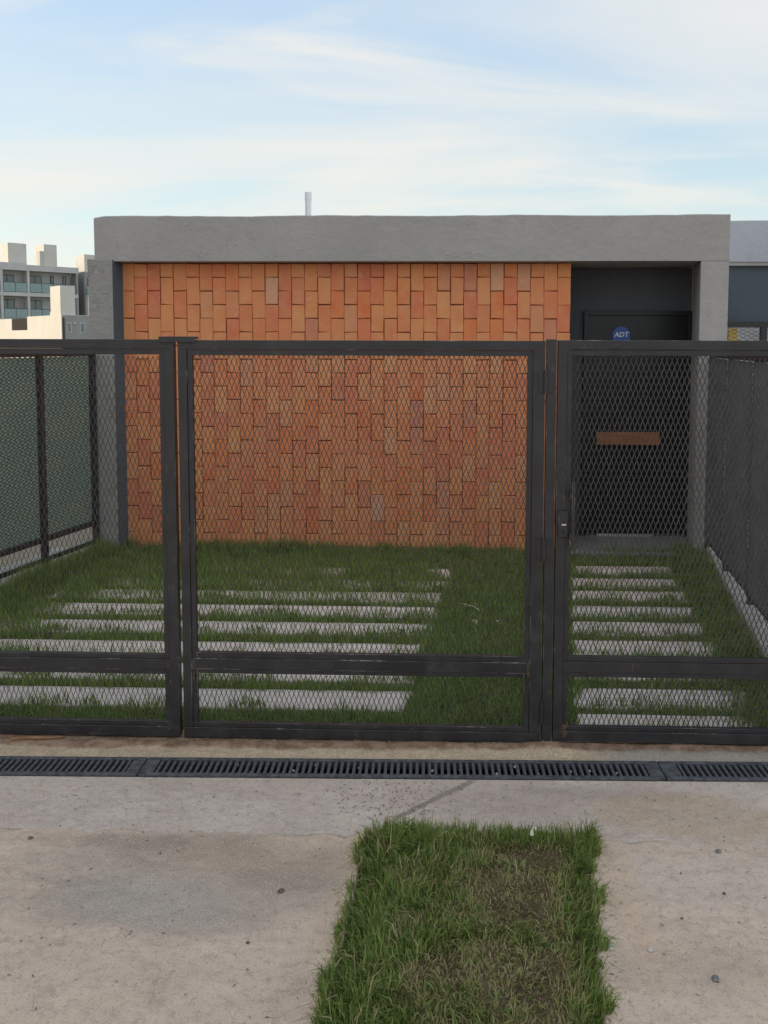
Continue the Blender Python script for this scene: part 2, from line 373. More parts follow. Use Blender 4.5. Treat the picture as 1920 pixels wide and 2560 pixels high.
M = dict(
    plaster=plaster_mat('grey_plaster', (0.475, 0.445, 0.43)), stub=plaster_mat('rough_grey_plaster', (0.41, 0.385, 0.365), 0.9),
    darkwall=plaster_mat('charcoal_wall_paint', (0.125, 0.130, 0.145), 0.25),
    brick=brick_mat(), mortar=plain('dark_brick_joint', (0.19, 0.080, 0.045), 0.95, sc=30),
    steel=steel_mat(), mesh=plain('mesh_metal', (0.074, 0.067, 0.068), 0.38, var=0.25, sc=20),
    mesh_rust=plain('mesh_metal_brownish', (0.050, 0.042, 0.040), 0.5, var=0.3, sc=15),
    worn=worn_mat(), matte=plain('recess_shade_dark', (0.05, 0.048, 0.047), 0.95, spec=0.05), weld=plain('weld_rust', (0.085, 0.055, 0.03), 0.7, var=0.5, sc=90), door=plain('black_door_paint', (0.010, 0.010, 0.014), 0.35),
    doorframe=plain('door_frame_paint', (0.016, 0.017, 0.021), 0.4), wood=wood_mat('orange_brown_wood', (0.33, 0.105, 0.035), (0.46, 0.17, 0.065)),
    signblue=plain('sign_blue', (0.034, 0.095, 0.40), 0.4, var=0.05), signwhite=plain('sign_white', (0.75, 0.77, 0.8), 0.5, var=0.02),
    alu=plain('aluminium', (0.80, 0.81, 0.83), 0.35, 0.8, var=0.05), concrete=concrete_mat(), threshold=dirt_concrete_mat(), soil=soil_mat(), slab=slab_mat(),
    kerb=plaster_mat('pale_kerb_concrete', (0.50, 0.47, 0.43), 0.4), porch=plaster_mat('porch_concrete', (0.27, 0.265, 0.265), 0.3),
    iron=plain('drain_iron', (0.085, 0.088, 0.098), 0.6, 0.0, var=0.45, sc=40), pit=plain('drain_pit', (0.018, 0.016, 0.014), 0.9),
    greencloth=cloth_mat('green_shade_cloth', (0.36, 0.49, 0.42), (0.44, 0.52, 0.39), 0.62), greycloth=cloth_mat('dark_grey_shade_cloth', (0.175, 0.168, 0.175), (0.225, 0.215, 0.22), 0.5),
    white=plain('white_render', (0.66, 0.64, 0.60), 0.85, var=0.05, sc=0.6, spec=0.2), offwhite=plain('off_white_render', (0.56, 0.555, 0.55), 0.85, var=0.06, sc=0.8, spec=0.2),
    greyhouse=plaster_mat('grey_render', (0.34, 0.345, 0.34), 0.3), glass=plain('window_glass', (0.10, 0.16, 0.17), 0.06, var=0.1, spec=0.9),
    darkframe=plain('dark_window_frame', (0.035, 0.036, 0.04), 0.4), balglass=plain('balcony_glass', (0.20, 0.30, 0.31), 0.08, var=0.1, spec=0.8),
    neighband=plaster_mat('bluish_white_render', (0.56, 0.585, 0.64), 0.5), neighdark=plaster_mat('slate_blue_render', (0.115, 0.142, 0.168), 0.2),
    yellow=plain('yellow_paint', (0.85, 0.60, 0.16), 0.6), earth=plain('dry_earth', (0.30, 0.255, 0.19), 0.95, var=0.2, sc=0.3),
    stone=plain('grey_pebble', (0.20, 0.19, 0.18), 0.85, var=0.4, sc=60), palestone=plain('pale_pebble', (0.55, 0.53, 0.50), 0.8, var=0.2, sc=60),
    brownstone=plain('brown_pebble', (0.17, 0.125, 0.09), 0.9, var=0.4, sc=60), stick=wood_mat('weathered_wood', (0.20, 0.095, 0.045), (0.42, 0.24, 0.13)),
    twig=plain('pale_dry_twig', (0.52, 0.46, 0.34), 0.8), leaf=plain('dry_leaf', (0.40, 0.34, 0.18), 0.8), petal=plain('white_petal', (0.80, 0.80, 0.70), 0.6, var=0.05),
    grass=grass_mat('yard_grass_blade', ((0.145, 0.245, 0.038), (0.240, 0.360, 0.066), (0.360, 0.455, 0.115)), ((0.40, 0.31, 0.15), (0.25, 0.24, 0.09), (0.50, 0.40, 0.21))),
    verge=grass_mat('verge_grass_blade', ((0.085, 0.142, 0.025), (0.180, 0.258, 0.050), (0.340, 0.405, 0.115)), ((0.48, 0.345, 0.180), (0.31, 0.265, 0.110), (0.64, 0.51, 0.31))),
)

# ------------------------------------------------------------------ ground, pavement, yard
gr = MB().add([(-500, -200, -0.32), (500, -200, -0.32), (500, 900, -0.32), (-500, 900, -0.32)], [(0, 1, 2, 3)]).build('ground', M['earth'])
tag(gr, 'open dry earth stretching away behind the plots', kind='structure')

SL = 0.0215                                    # the drain and pavement edge run at a slight slant to the gate
def sheet(name, xs, vs, zf, m):
    X, V = np.meshgrid(xs, vs); Y = V + SL * X; Z = zf(X, Y)
    nx, ny = len(xs), len(vs)
    co = np.stack([X, Y, Z], -1).reshape(-1, 3)
    i = np.arange(nx * ny).reshape(ny, nx)
    q = np.stack([i[:-1, :-1], i[:-1, 1:], i[1:, 1:], i[1:, :-1]], -1).reshape(-1, 4)
    me = bpy.data.meshes.new(name)
    me.vertices.add(len(co)); me.vertices.foreach_set('co', co.ravel())
    me.loops.add(q.size); me.loops.foreach_set('vertex_index', q.ravel().astype(np.int32))
    me.polygons.add(len(q)); me.polygons.foreach_set('loop_start', np.arange(0, q.size, 4, dtype=np.int32))
    me.polygons.foreach_set('use_smooth', np.ones(len(q), bool))
    me.update(calc_edges=True); me.validate(); me.materials.append(m)
    o = bpy.data.objects.new(name, me); C.objects.link(o); return o
def strip_x(y):                                # left and right edge of the grass strip in the pavement
    return (-0.272 - 0.038 * (3.17 - y) / 0.97, 0.535 - 0.112 * (3.17 - y) / 0.97)
def pave_z(x, y):
    z = 0.010 * (fbm(x * 2.3, y * 2.3, 3) - 0.5) + 0.012 * (fbm(x * 9, y * 12, 9) - 0.5) + 0.011 * (fbm(x * 30, y * 34, 21, 2) - 0.5) * (0.35 + 0.9 * fbm(x * 2.5, y * 2.5, 33))
    l, r = strip_x(y); inside = (x > l) & (x < r) & (y < 3.12)
    d = np.minimum(np.minimum(np.abs(x - l), np.abs(x - r)) + np.maximum(0, y - 3.12), 1)
    lip = np.exp(-(d / 0.045) ** 2) * (0.6 + 0.8 * fbm(x * 14, y * 14, 31)) * 0.018 * (y < 3.2)
    z = z + np.where(inside, 0, lip)
    for (tx_, ty_, tw_, th_, ta_) in ((-0.80, 2.31, 0.035, 0.075, 0.10), (-0.415, 2.33, 0.045, 0.085, -0.45)):   # tyre prints
        u = (x - tx_) * math.cos(ta_) + (y - ty_) * math.sin(ta_); v = -(x - tx_) * math.sin(ta_) + (y - ty_) * math.cos(ta_)
        z = z + 0.005 * np.sin(u * 2 * math.pi / 0.026) * np.exp(-(u / tw_) ** 4 - (v / th_) ** 4)
    edge = np.clip((3.53 - (y - SL * x)) / 0.12, 0, 1)
    return np.where(inside, z - 0.022, z * edge - 0.002 * (1 - edge))
xs = np.concatenate([np.linspace(-14, -1.65, 16), np.arange(-1.6, 1.5, 0.0085), np.linspace(1.55, 14, 16)])
vsn = np.concatenate([np.linspace(-9, 1.9, 16), np.arange(1.95, 3.527, 0.0095), [3.528]])
pv = sheet('pavement', xs, vsn, pave_z, M['concrete'])
tag(pv, 'stained sandy concrete pavement in front of the gates', kind='structure')
def thr_z(x, y):
    v = y - SL * x
    rid = np.exp(-((v - 3.835 + 0.02 * fbm(x * 6, y, 5)) / 0.030) ** 2) * 0.014 * (0.3 + fbm(x * 7, y * 7, 17))
    heap = 0.022 * np.exp(-((x - 0.47) ** 2 / 0.010 + (y - 3.80) ** 2 / 0.0028))
    return np.clip((v - 3.695) / 0.05, 0, 1) * (0.004 + rid + heap + 0.008 * (fbm(x * 9, y * 9, 41) - 0.4)) - 0.001
th = sheet('threshold', np.concatenate([[-9.0, -4.0], np.arange(-2.5, 2.3, 0.018), [3, 6.0, 9.0]]), np.arange(3.693, 3.98, 0.012), thr_z, M['threshold'])
tag(th, 'sandy strip with dark soil between the drain and the gates', kind='structure')
def verge_z(x, y):
    l, r = strip_x(y); t = np.clip(np.minimum(x - l, r - x) / 0.10, 0, 1)
    return -0.010 + 0.018 * t + 0.012 * (fbm(x * 8, y * 8, 55) - 0.5)
vg = []
ys = np.arange(1.2, 3.121, 0.02)
Xg = np.array([[l + (r - l) * k / 40 for k in range(41)] for l, r in map(strip_x, ys)])
Yg = np.repeat(ys[:, None], 41, 1); Zg = verge_z(Xg, Yg)
m_ = MB(); m_.v = [tuple(p) for p in np.stack([Xg, Yg, Zg], -1).reshape(-1, 3)]
m_.f = [(j * 41 + k, j * 41 + k + 1, (j + 1) * 41 + k + 1, (j + 1) * 41 + k) for j in range(len(ys) - 1) for k in range(40)]
tag(m_.build('verge', M['soil'], smooth=True), 'bare soil under the grass strip in the pavement', kind='structure')

K = 0.17                                       # the plot's side boundaries run back at this slant
yard = MB().box(-3.78, 1.95, 3.97, 7.60, -0.30, -0.035, k=K).build('yard', M['soil'])
tag(yard, 'soil of the front yard between the gates and the house', kind='structure')
def slab(x0, x1, y0, y1, k0, k1, seed):
    rr = random.Random(seed); mb = MB(); j = lambda a: rr.uniform(-a, a)
    c = [(x0 + j(.01), y0 + j(.008)), (x1 + j(.012), y0 + j(.008)), (x1 + k1 * (y1 - y0) + j(.012), y1 + j(.006)), (x0 + k0 * (y1 - y0) + j(.01), y1 + j(.006))]
    zt = rr.uniform(-0.004, 0.004)
    v = [(x, y, -0.10) for x, y in c] + [(x, y, zt - 0.006) for x, y in c]
    cx = sum(p[0] for p in c) / 4; cy = sum(p[1] for p in c) / 4
    v += [(x - 0.006 * (1 if x > cx else -1), y - 0.006 * (1 if y > cy else -1), zt) for x, y in c]
    f = [(0, 3, 2, 1), (8, 9, 10, 11)]
    for a in (0, 4): f += [(a + i, a + (i + 1) % 4, a + 4 + (i + 1) % 4, a + 4 + i) for i in range(4)]
    mb.add(v, f); return mb.build('paving_slab', M['slab'], yard)
slabs = []                                     # x0, x1, y0, y1 of every slab, kept clear of dense grass
for i, yb in enumerate([7.10, 6.73, 6.37, 6.003, 5.64, 5.274, 4.90, 4.541, 4.206]):
    y0 = yb - 0.250; x0 = 1.02 + 0.13 * (y0 - 7.1); x1 = 1.83 + 0.10 * (y0 - 7.1)
    slab(x0, x1, y0, yb, 0.13, 0.10, i); slabs.append((x0, x1, y0, yb))
for i, yb in enumerate([4.440, 4.802, 5.172, 5.570, 5.938, 6.282, 6.600, 6.970]):
    y0 = yb - 0.240; x1 = 0.09 + 0.095 * (y0 - 7.17)
    if i == 6: x1 += 0.03
    x0 = -2.93 + 0.13 * (y0 - 5.2)
    slab(x0, x1, y0, yb, 0.13, 0.095, 40 + i); slabs.append((x0, x1, y0, yb))

porch = MB().box(1.065, 2.10, 7.40, 8.10, -0.10, 0.035, k=0.17).build('porch', M['porch'], bevel=0.006)
tag(porch, 'grey concrete step below the black house door', kind='structure')
# low kerbs that carry the side fences
kr = MB().box(1.86, 2.06, 5.35, 7.39, -0.2, 0.115, k=0.165).box(1.595, 1.795, 3.74, 5.348, -0.2, 0.115, k=0.165)
tag(kr.build('low_kerb', M['kerb'], bevel=0.01), 'pale concrete kerb under the dark grey side fence', 'kerb')
kl = MB().box(-3.95, -3.60, 4.0, 7.37, -0.2, 0.052, k=0.185)
tag(kl.build('low_kerb', M['kerb'], bevel=0.01), 'pale concrete kerb under the green cloth side fence', 'kerb')

# ------------------------------------------------------------------ grey house
house = thing('house', 'low grey plastered house with terracotta brick front and dark recessed doorway', 'house', (0, 7.4, 0))
HY = 7.4
def hb(name, m, *a, bevel=0.0, k=0.0):
    x0, x1, y0, y1, z0, z1 = a
    return box(name, m, house, x0, x1, y0 - HY, y1 - HY, z0, z1, bevel=bevel, k=k)
# roof band with a slightly wavy plastered top edge
mb = MB(); n = 60; v = []
rr = random.Random(3)
for i in range(n + 1):
    x = -2.962 + (2.334 + 2.962) * i / n; zt = 2.866 + 0.005 * (rr.random() - 0.5) + 0.004 * math.sin(i * 0.35)
    if i == 0: zt -= 0.012
    for (y, z) in ((0, 2.490), (0, zt - 0.008), (0.012, zt), (0.25, zt), (0.25, 2.490)): v.append((x + K * y, y, z))
f = []
for i in range(n):
    a, b = i * 5, i * 5 + 5
    f += [(a + j, b + j, b + (j + 1) % 5, a + (j + 1) % 5) for j in range(5)]
f += [(0, 1, 2, 3, 4), tuple(n * 5 + j for j in (4, 3, 2, 1, 0))]
mb.add(v, f).build('roof_band', M['plaster'], house)
hb('roof', M['plaster'], -2.86, 2.29, 7.652, 16.0, 2.494, 2.70, k=K)
# right column: its inner face slants back with the plot
mb = MB(); yb = 0.70
mb.add([(2.103, 0, -0.1), (2.334, 0, -0.1), (2.334 + K * yb, yb, -0.1), (2.232, yb, -0.1), (2.103, 0, 2.488), (2.334, 0, 2.488), (2.334 + K * yb, yb, 2.488), (2.232, yb, 2.488)],
       [(0, 3, 2, 1), (4, 5, 6, 7), (0, 1, 5, 4), (1, 2, 6, 5), (2, 3, 7, 6), (3, 0, 4, 7)])
mb.build('column', M['plaster'], house, bevel=0.006)
hb('side_wall', M['plaster'], 2.334 + K * 0.702, 2.434 + K * 0.702, 8.102, 16.0, -0.1, 2.49, k=K)
st = MB(); ns = 14; v = []
for i in range(ns + 1):
    z = -0.1 + 2.606 * i / ns; w_ = 0.004 * math.sin(i * 1.7) + 0.003 * math.sin(i * 0.6)
    for (x, y) in ((-3.020 + w_, -0.02), (-2.806, -0.02), (-2.806 + K * 0.16, 0.14), (-2.806 + K * 1, 1.0), (-3.02 + w_ + K * 1, 1.0)): v.append((x, y, z))
f = [(i * 5 + j, i * 5 + (j + 1) % 5, i * 5 + 5 + (j + 1) % 5, i * 5 + 5 + j) for i in range(ns) for j in range(5)]
f += [(4, 3, 2, 1, 0), tuple(ns * 5 + j for j in range(5))]
st.add(v, f).build('left_pillar', M['stub'], house, bevel=0.008)
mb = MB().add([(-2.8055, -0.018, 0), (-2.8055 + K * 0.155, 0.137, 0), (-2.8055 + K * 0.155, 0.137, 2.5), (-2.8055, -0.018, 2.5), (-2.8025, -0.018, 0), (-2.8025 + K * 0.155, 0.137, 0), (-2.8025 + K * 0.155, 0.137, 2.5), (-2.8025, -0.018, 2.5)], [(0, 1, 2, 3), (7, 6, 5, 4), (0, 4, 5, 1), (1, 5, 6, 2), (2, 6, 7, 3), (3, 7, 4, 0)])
mb.build('corner_panel', M['neighdark'], house)  # thin dark slate panel over the pillar's right face
# brick panel: a dark backing with bricks standing proud of it
bw = hb('brick_wall', M['mortar'], -2.80, 1.058, 7.572, 7.70, -0.1, 2.488)
PX, PZ = 0.11345, 0.234
variants = []
for k in range(10):
    r3 = random.Random(100 + k); j = lambda a: r3.uniform(-a, a)
    def brick_mesh(w, h):
        hw, hh = w / 2, h / 2; c = 0.0045
        o = [(-hw + j(.003), -hh + j(.003)), (hw + j(.003), -hh + j(.003)), (hw + j(.003), hh + j(.003)), (-hw + j(.003), hh + j(.003))]
        sg = [(1, 1), (-1, 1), (-1, -1), (1, -1)]
        v = [(x, 0.045, z) for x, z in o] + [(x, 0.003, z) for x, z in o] + [(x + c * s, -0.001 + j(.0015), z + c * t) for (x, z), (s, t) in zip(o, sg)]
        f = [(0, 1, 2, 3), (11, 10, 9, 8)] + [(a + i, a + (i + 1) % 4, a + 4 + (i + 1) % 4, a + 4 + i) for a in (0, 4) for i in range(4)]
        m2 = MB().add(v, f).mesh('brick', M['brick']); return m2
    variants.append((brick_mesh(PX - 0.0040, PZ - 0.0050), brick_mesh(PX - 0.0040, PZ / 2 - 0.0050)))
def covered(x, z):                             # behind a gate bar or the yard grass, as seen from the pavement
    s = 3.85 / 7.55; gx = x * s; gz = 1.8 + (z - 1.8) * s
    if z < 0.10: return True
    if 1.75 < gz < 1.815 or 0.30 < gz < 0.41: return gx > -2.0
    return gz < 1.815 and (-1.268 < gx < -1.119 or 0.357 < gx < 0.553)
cells = []
for c in range(34):
    x = -2.797 + PX * (c + 0.5); z = 2.484
    first_half = (c % 2 == 1)
    while z > 0.0:
        h = PZ / 2 if first_half else PZ; first_half = False
        half = h < PZ * 0.9
        zc_ = z - h / 2
        vis = sum(0 if covered(x + dx, zc_ + dz) else 1 for dx in (-.04, 0, .04) for dz in np.linspace(-h * .45, h * .45, 7)) * (0.5 if half else 1)
        cells.append((vis + random.random() * 0.1, x, zc_, half)); z -= h
cells.sort(reverse=True)
rest = MB()
for i, (vis, x, z, half) in enumerate(cells):
    me = variants[random.randrange(10)][1 if half else 0]
    dy = 0.150 + random.uniform(-0.005, 0.005); rot = Matrix.Rotation(random.uniform(-.007, .007), 4, 'Y') @ Matrix.Rotation(random.uniform(-.012, .012), 4, 'Z') @ Matrix.Rotation(random.uniform(-.006, .006), 4, 'X')
    loc = Vector((x + random.uniform(-.001, .001), dy, z + random.uniform(-.0012, .0012)))
    if i < 300:
        o = put('brick', me, bw); o.matrix_local = Matrix.Translation(loc) @ rot
    else:
        rest.add([Matrix.Translation(loc) @ rot @ vv.co for vv in me.vertices], [tuple(p.vertices) for p in me.polygons])
tag(rest.build('brick', M['brick'], bw), kind='stuff')
# dark doorway
hb('recess_wall', M['darkwall'], 1.06, 2.229, 8.10, 8.20, 0.0, 2.488)
hb('recess_side', M['darkwall'], 1.061, 1.075, 7.705, 8.098, 0.0, 2.488)
dr = hb('door', M['door'], 1.30, 2.19, 8.070, 8.096, 0.075, 2.06)
for x in (1.52, 1.745, 1.97): box('groove', M['doorframe'], dr, x - .004, x + .004, 0.667, 0.6695, 0.10, 2.03)
fr = MB().box(1.255, 1.298, .65, .698, 0.04, 2.105).box(2.192, 2.228, .65, .698, 0.04, 2.105).box(1.2985, 2.1915, .65, .698, 2.062, 2.105)
fr.build('door_frame', M['doorframe'], house, bevel=0.003)
hd = MB().box(1.377, 1.949, 0.605, 0.635, 0.890, 1.005).build('door_handle', M['wood'], dr, bevel=0.006)
MB().box(1.45, 1.49, 0.636, 0.669, 0.93, 0.965).box(1.84, 1.88, 0.636, 0.669, 0.93, 0.965).build('handle_bracket', M['doorframe'], dr)
box('door_sill', M['alu'], house, 1.40, 1.90, 0.63, 0.66, 0.037, 0.062, bevel=0.003)
# flue on the roof
fl = MB().tube((-1.475, 9.5 - HY, 2.70), (-1.475, 9.5 - HY, 3.40), 0.034, 20).tube((-1.475, 9.5 - HY, 3.33), (-1.475, 9.5 - HY, 3.412), 0.038, 20).tube((-1.475, 9.5 - HY, 2.702), (-1.475, 9.5 - HY, 2.78), 0.075, 20, 0.045)
fl.build('chimney_pipe', M['alu'], house, smooth=False)

# eight-sided alarm sign on the door
sg = thing('alarm_sign', 'small blue octagonal sign with white letters on the black house door', 'sign', (1.592, 8.064, 1.882))
mb = MB(); R8 = 0.085
oct_ = [(R8 * math.cos(R(22.5 + 45 * i)), R8 * math.sin(R(22.5 + 45 * i))) for i in range(8)]
mb.add([(x, 0.0, z) for x, z in oct_] + [(x, -0.005, z) for x, z in oct_], [tuple(range(8)), tuple(range(15, 7, -1))] + [(i, (i + 1) % 8, 8 + (i + 1) % 8, 8 + i) for i in range(8)])
mb.build('plate', M['signblue'], sg)
rim = MB()
for i in range(8):
    a, b = oct_[i], oct_[(i + 1) % 8]; s1, s2 = 0.86, 0.83
    rim.add([(a[0] * s1, -0.0068, a[1] * s1), (b[0] * s1, -0.0068, b[1] * s1), (b[0] * s2, -0.0068, b[1] * s2), (a[0] * s2, -0.0068, a[1] * s2)], [(0, 1, 2, 3)])
rim.build('rim_line', plain('sign_rim_blue', (0.12, 0.22, 0.50), 0.4), sg)
tx = bpy.data.curves.new('lettering', 'FONT'); tx.body = 'ADT'; tx.size = 0.062; tx.align_x = 'CENTER'; tx.align_y = 'CENTER'; tx.extrude = 0.0012; tx.offset = 0.0016; tx.shear = 0.15
tx.materials.append(M['signwhite'])
tmp_o = bpy.data.objects.new('tmp', tx); C.objects.link(tmp_o)
lm = bpy.data.meshes.new_from_object(tmp_o.evaluated_get(bpy.context.evaluated_depsgraph_get())); lm.name = 'lettering'
bpy.data.objects.remove(tmp_o)
to = bpy.data.objects.new('lettering', lm); C.objects.link(to); to.parent = sg; to.location = (0, -0.0075, 0.006); to.rotation_euler = (R(90), 0, 0)

# ------------------------------------------------------------------ gates
GY = 3.85
def expanded_mesh(x0, x1, z0, z1, w, h, th, dp):
    """expanded metal: staggered diamonds of flat strands in the local XZ plane, one sheet"""
    xs_, zs_ = w / 2, h / 2; nx, nz = int((x1 - x0) / xs_) + 1, int((z1 - z0) / zs_) + 1
    I, J = np.meshgrid(np.arange(nx), np.arange(nz), indexing='ij'); keep = (I + J) % 2 == 0
    I, J = I[keep], J[keep]
    segs = []
    for dj in (1, -1):
        k = (I + 1 < nx) & (J + dj >= 0) & (J + dj < nz)
        segs.append(np.stack([I[k], J[k], I[k] + 1, J[k] + dj], -1))
    sgm = np.concatenate(segs); n_ = len(sgm)
    jx = rng.normal(0, w * 0.012, (nx + 1, nz + 1)); jz = rng.normal(0, h * 0.012, (nx + 1, nz + 1))
    A = np.stack([x0 + sgm[:, 0] * xs_ + jx[sgm[:, 0], sgm[:, 1]], np.zeros(n_), z0 + sgm[:, 1] * zs_ + jz[sgm[:, 0], sgm[:, 1]]], -1)
    B = np.stack([x0 + sgm[:, 2] * xs_ + jx[sgm[:, 2], sgm[:, 3]], np.zeros(n_), z0 + sgm[:, 3] * zs_ + jz[sgm[:, 2], sgm[:, 3]]], -1)
    d = B - A; L = np.linalg.norm(d, axis=1, keepdims=True); d /= L
    A = A - d * th * 0.3; B = B + d * th * 0.3
    s = np.stack([-d[:, 2], np.zeros(n_), d[:, 0]], -1) * th / 2
    sgn = np.where(sgm[:, 3] > sgm[:, 1], 1.0, -1.0)[:, None]
    dy = np.zeros_like(s); dy[:, 1] = dp / 2
    s = s + sgn * np.array([[0, th * 0.35, 0]])             # strands lie tilted, as in stretched sheet
    V = np.stack([A - s - dy, A + s - dy, A + s + dy, A - s + dy, B - s - dy, B + s - dy, B + s + dy, B - s + dy], 1).reshape(-1, 3)
    q = np.array([[0, 1, 5, 4], [1, 2, 6, 5], [2, 3, 7, 6], [3, 0, 4, 7]]); F = (np.arange(n_)[:, None, None] * 8 + q[None]).reshape(-1, 4)
    me = bpy.data.meshes.new('expanded_mesh')
    me.vertices.add(len(V)); me.vertices.foreach_set('co', V.ravel())
    me.loops.add(F.size); me.loops.foreach_set('vertex_index', F.ravel().astype(np.int32))
    me.polygons.add(len(F)); me.polygons.foreach_set('loop_start', np.arange(0, F.size, 4, dtype=np.int32))
    me.update(calc_edges=True)
    return me
def mesh_part(parent, x0, x1, z0, z1, y, w=0.0222, h=0.0585, th=0.0031, dp=0.0018, m='mesh', name='mesh_panel'):
    me = expanded_mesh(x0, x1, z0, z1, w, h, th, dp); me.materials.append(M[m]); return put(name, me, parent, (0, y, 0))
def steel(name, parent, *a, bevel=0.0025): return box(name, M['steel'], parent, *a, bevel=bevel)
def leaf(root, xl, xr, zb, zt, mid, ls, rs, la, ra, midang):
    """one gate leaf in the leaf's own frame: tube frame, lighter angle inside it that clamps the mesh"""
    D = 0.040
    steel('top_rail', root, xl, xr, 0, D, zt - 0.041, zt)
    steel('bottom_rail', root, xl, xr, 0, D, zb, zb + 0.048)
    steel('stile', root, xl, xl + ls, 0.0005, D - 0.0005, zb + 0.0485, zt - 0.0415)
    steel('stile', root, xr - rs, xr, 0.0005, D - 0.0005, zb + 0.0485, zt - 0.0415)
    i0, i1 = xl + ls, xr - rs
    steel('mid_rail', root, i0 + 0.0005, i1 - 0.0005, 0.001, D - 0.001, mid - 0.024, mid + 0.026)
    c0, c1 = i0 + la, i1 - ra                                # inside edge of the angles
    def ang(*a): steel('clamp_angle', root, *a, bevel=0.0015)
    ang(i0 + 0.0005, i1 - 0.0005, 0.006, 0.030, zt - 0.067, zt - 0.0415)
    ang(i0 + 0.0005, i1 - 0.0005, 0.006, 0.030, zb + 0.0485, zb + 0.069)
    ang(c0, c1, 0.006, 0.030, mid + 0.0265, mid + 0.0265 + midang)
    ang(c0, c1, 0.006, 0.030, mid - 0.0245 - 0.021, mid - 0.0245)
    for (a, b) in ((zb + 0.0695, mid - 0.024), (mid + 0.0265, zt - 0.0675)):
        ang(i0 + 0.0005, c0, 0.007, 0.030, a, b); ang(c1, i1 - 0.0005, 0.007, 0.030, a, b)
    mesh_part(root, i0 + 0.004, i1 - 0.004, mid + 0.05, zt - 0.050, 0.033)
    mesh_part(root, i0 + 0.004, i1 - 0.004, zb + 0.052, mid - 0.04, 0.033)
    return c0, c1
def weld(root, x, z, s=0.012, y=-0.0015):
    mb = MB(); r4 = random.Random(int(x * 991 + z * 77)); v = []; nn = 9
    for k in range(3):
        rr_ = (1.0, 0.75, 0.25)[k] * s
        for i in range(nn):
            t_ = 2 * math.pi * i / nn; q = rr_ * (0.75 + 0.5 * r4.random()); v.append((x + q * 0.55 * math.cos(t_), y + 0.0015 - 0.0018 * k, z + q * 1.7 * math.sin(t_)))
    f = [(k * nn + i, k * nn + (i + 1) % nn, (k + 1) * nn + (i + 1) % nn, (k + 1) * nn + i) for k in range(2) for i in range(nn)] + [tuple(range(2 * nn, 3 * nn))]
    mb.add(v, f).build('weld_bead', M['weld'], root, smooth=True)

gl = thing('gate_leaf', 'black mesh gate leaf cut off by the left edge of the photo', 'gate', (-1.199, GY, 0))
leaf(gl, -2.46, 0.0, 0.012, 1.818, 0.347, 0.043, 0.043, 0.025, 0.025, 0.020)
for z in (0.345, 0.06): weld(gl, -0.048, z)
gc = thing('gate_leaf', 'wide black mesh gate leaf in the middle, hinged to the post on its right', 'gate', (-1.182, GY, 0))
leaf(gc, 0.0, 1.617, 0.010, 1.815, 0.354, 0.040, 0.052, 0.024, 0.024, 0.026)
for x, z in ((0.052, 0.352), (0.050, 0.30), (1.558, 0.36), (1.560, 0.33)): weld(gc, x, z)
gp = thing('gate_post', 'slim black steel post between the middle gate leaf and the right gate', 'gate post', (0.4625, GY, 0))
steel('post', gp, -0.021, 0.021, -0.003, 0.045, -0.05, 1.822)
for z in (1.637, 0.896, 0.156):                              # hinges on the middle leaf's right stile
    h_ = MB().tube((1.6195, -0.010, z - 0.050), (1.6195, -0.010, z + 0.050), 0.0095, 14)
    h_.build('hinge', M['steel'], gc)
    box('hinge_plate', M['steel'], gc, 1.588, 1.612, -0.004, -0.0005, z - 0.045, z + 0.045, bevel=0.001)
    box('hinge_plate', M['steel'], gp, -0.016, 0.006, -0.0070, -0.0035, z - 0.045, z + 0.045, bevel=0.001)
box('stop_plate', M['steel'], gl, -0.062, 0.104, -0.010, 0.030, 1.8185, 1.8305, bevel=0.0015)
box('stop_plate', M['steel'], gl, -0.062, 0.100, -0.014, -0.0105, 1.806, 1.8305, bevel=0.001)

gr_ = thing('pedestrian_gate', 'narrower black mesh gate on the right with a lock box and pull bar', 'gate', (0.490, GY, 0))
leaf(gr_, 0.0, 1.255, 0.020, 1.818, 0.362, 0.041, 0.041, 0.022, 0.025, 0.022)
lk = MB().box(0.010, 0.052, -0.012, -0.0005, 0.952, 1.068).build('lock_box', M['steel'], gr_, bevel=0.003)
box('bolt_slot', M['alu'], lk, 0.024, 0.044, -0.0135, -0.0125, 1.006, 1.012)
MB().tube((0.031, -0.017, 0.976), (0.031, -0.0125, 0.976), 0.007, 14).build('key_cylinder', M['doorframe'], lk)
pb = MB().box(0.064, 0.079, -0.030, -0.019, 0.905, 1.200).build('pull_bar', M['steel'], gr_, bevel=0.003)
MB().box(0.056, 0.0635, -0.028, 0.008, 1.13, 1.155).box(0.056, 0.0635, -0.028, 0.008, 0.945, 0.97).build('bracket', M['steel'], pb)
for x, z in ((0.035, 1.10), (0.033, 1.125), (0.062, 0.10), (0.35, 0.365)): weld(gr_, x, z, 0.009 if x < 0.3 else 0.011)
weld(gr_, 0.052, 0.075, 0.02)
gq = thing('gate_post', 'black steel post at the far right where the right gate ends', 'gate post', (1.772, GY, 0))
steel('post', gq, -0.022, 0.022, 0, 0.045, -0.05, 1.822)
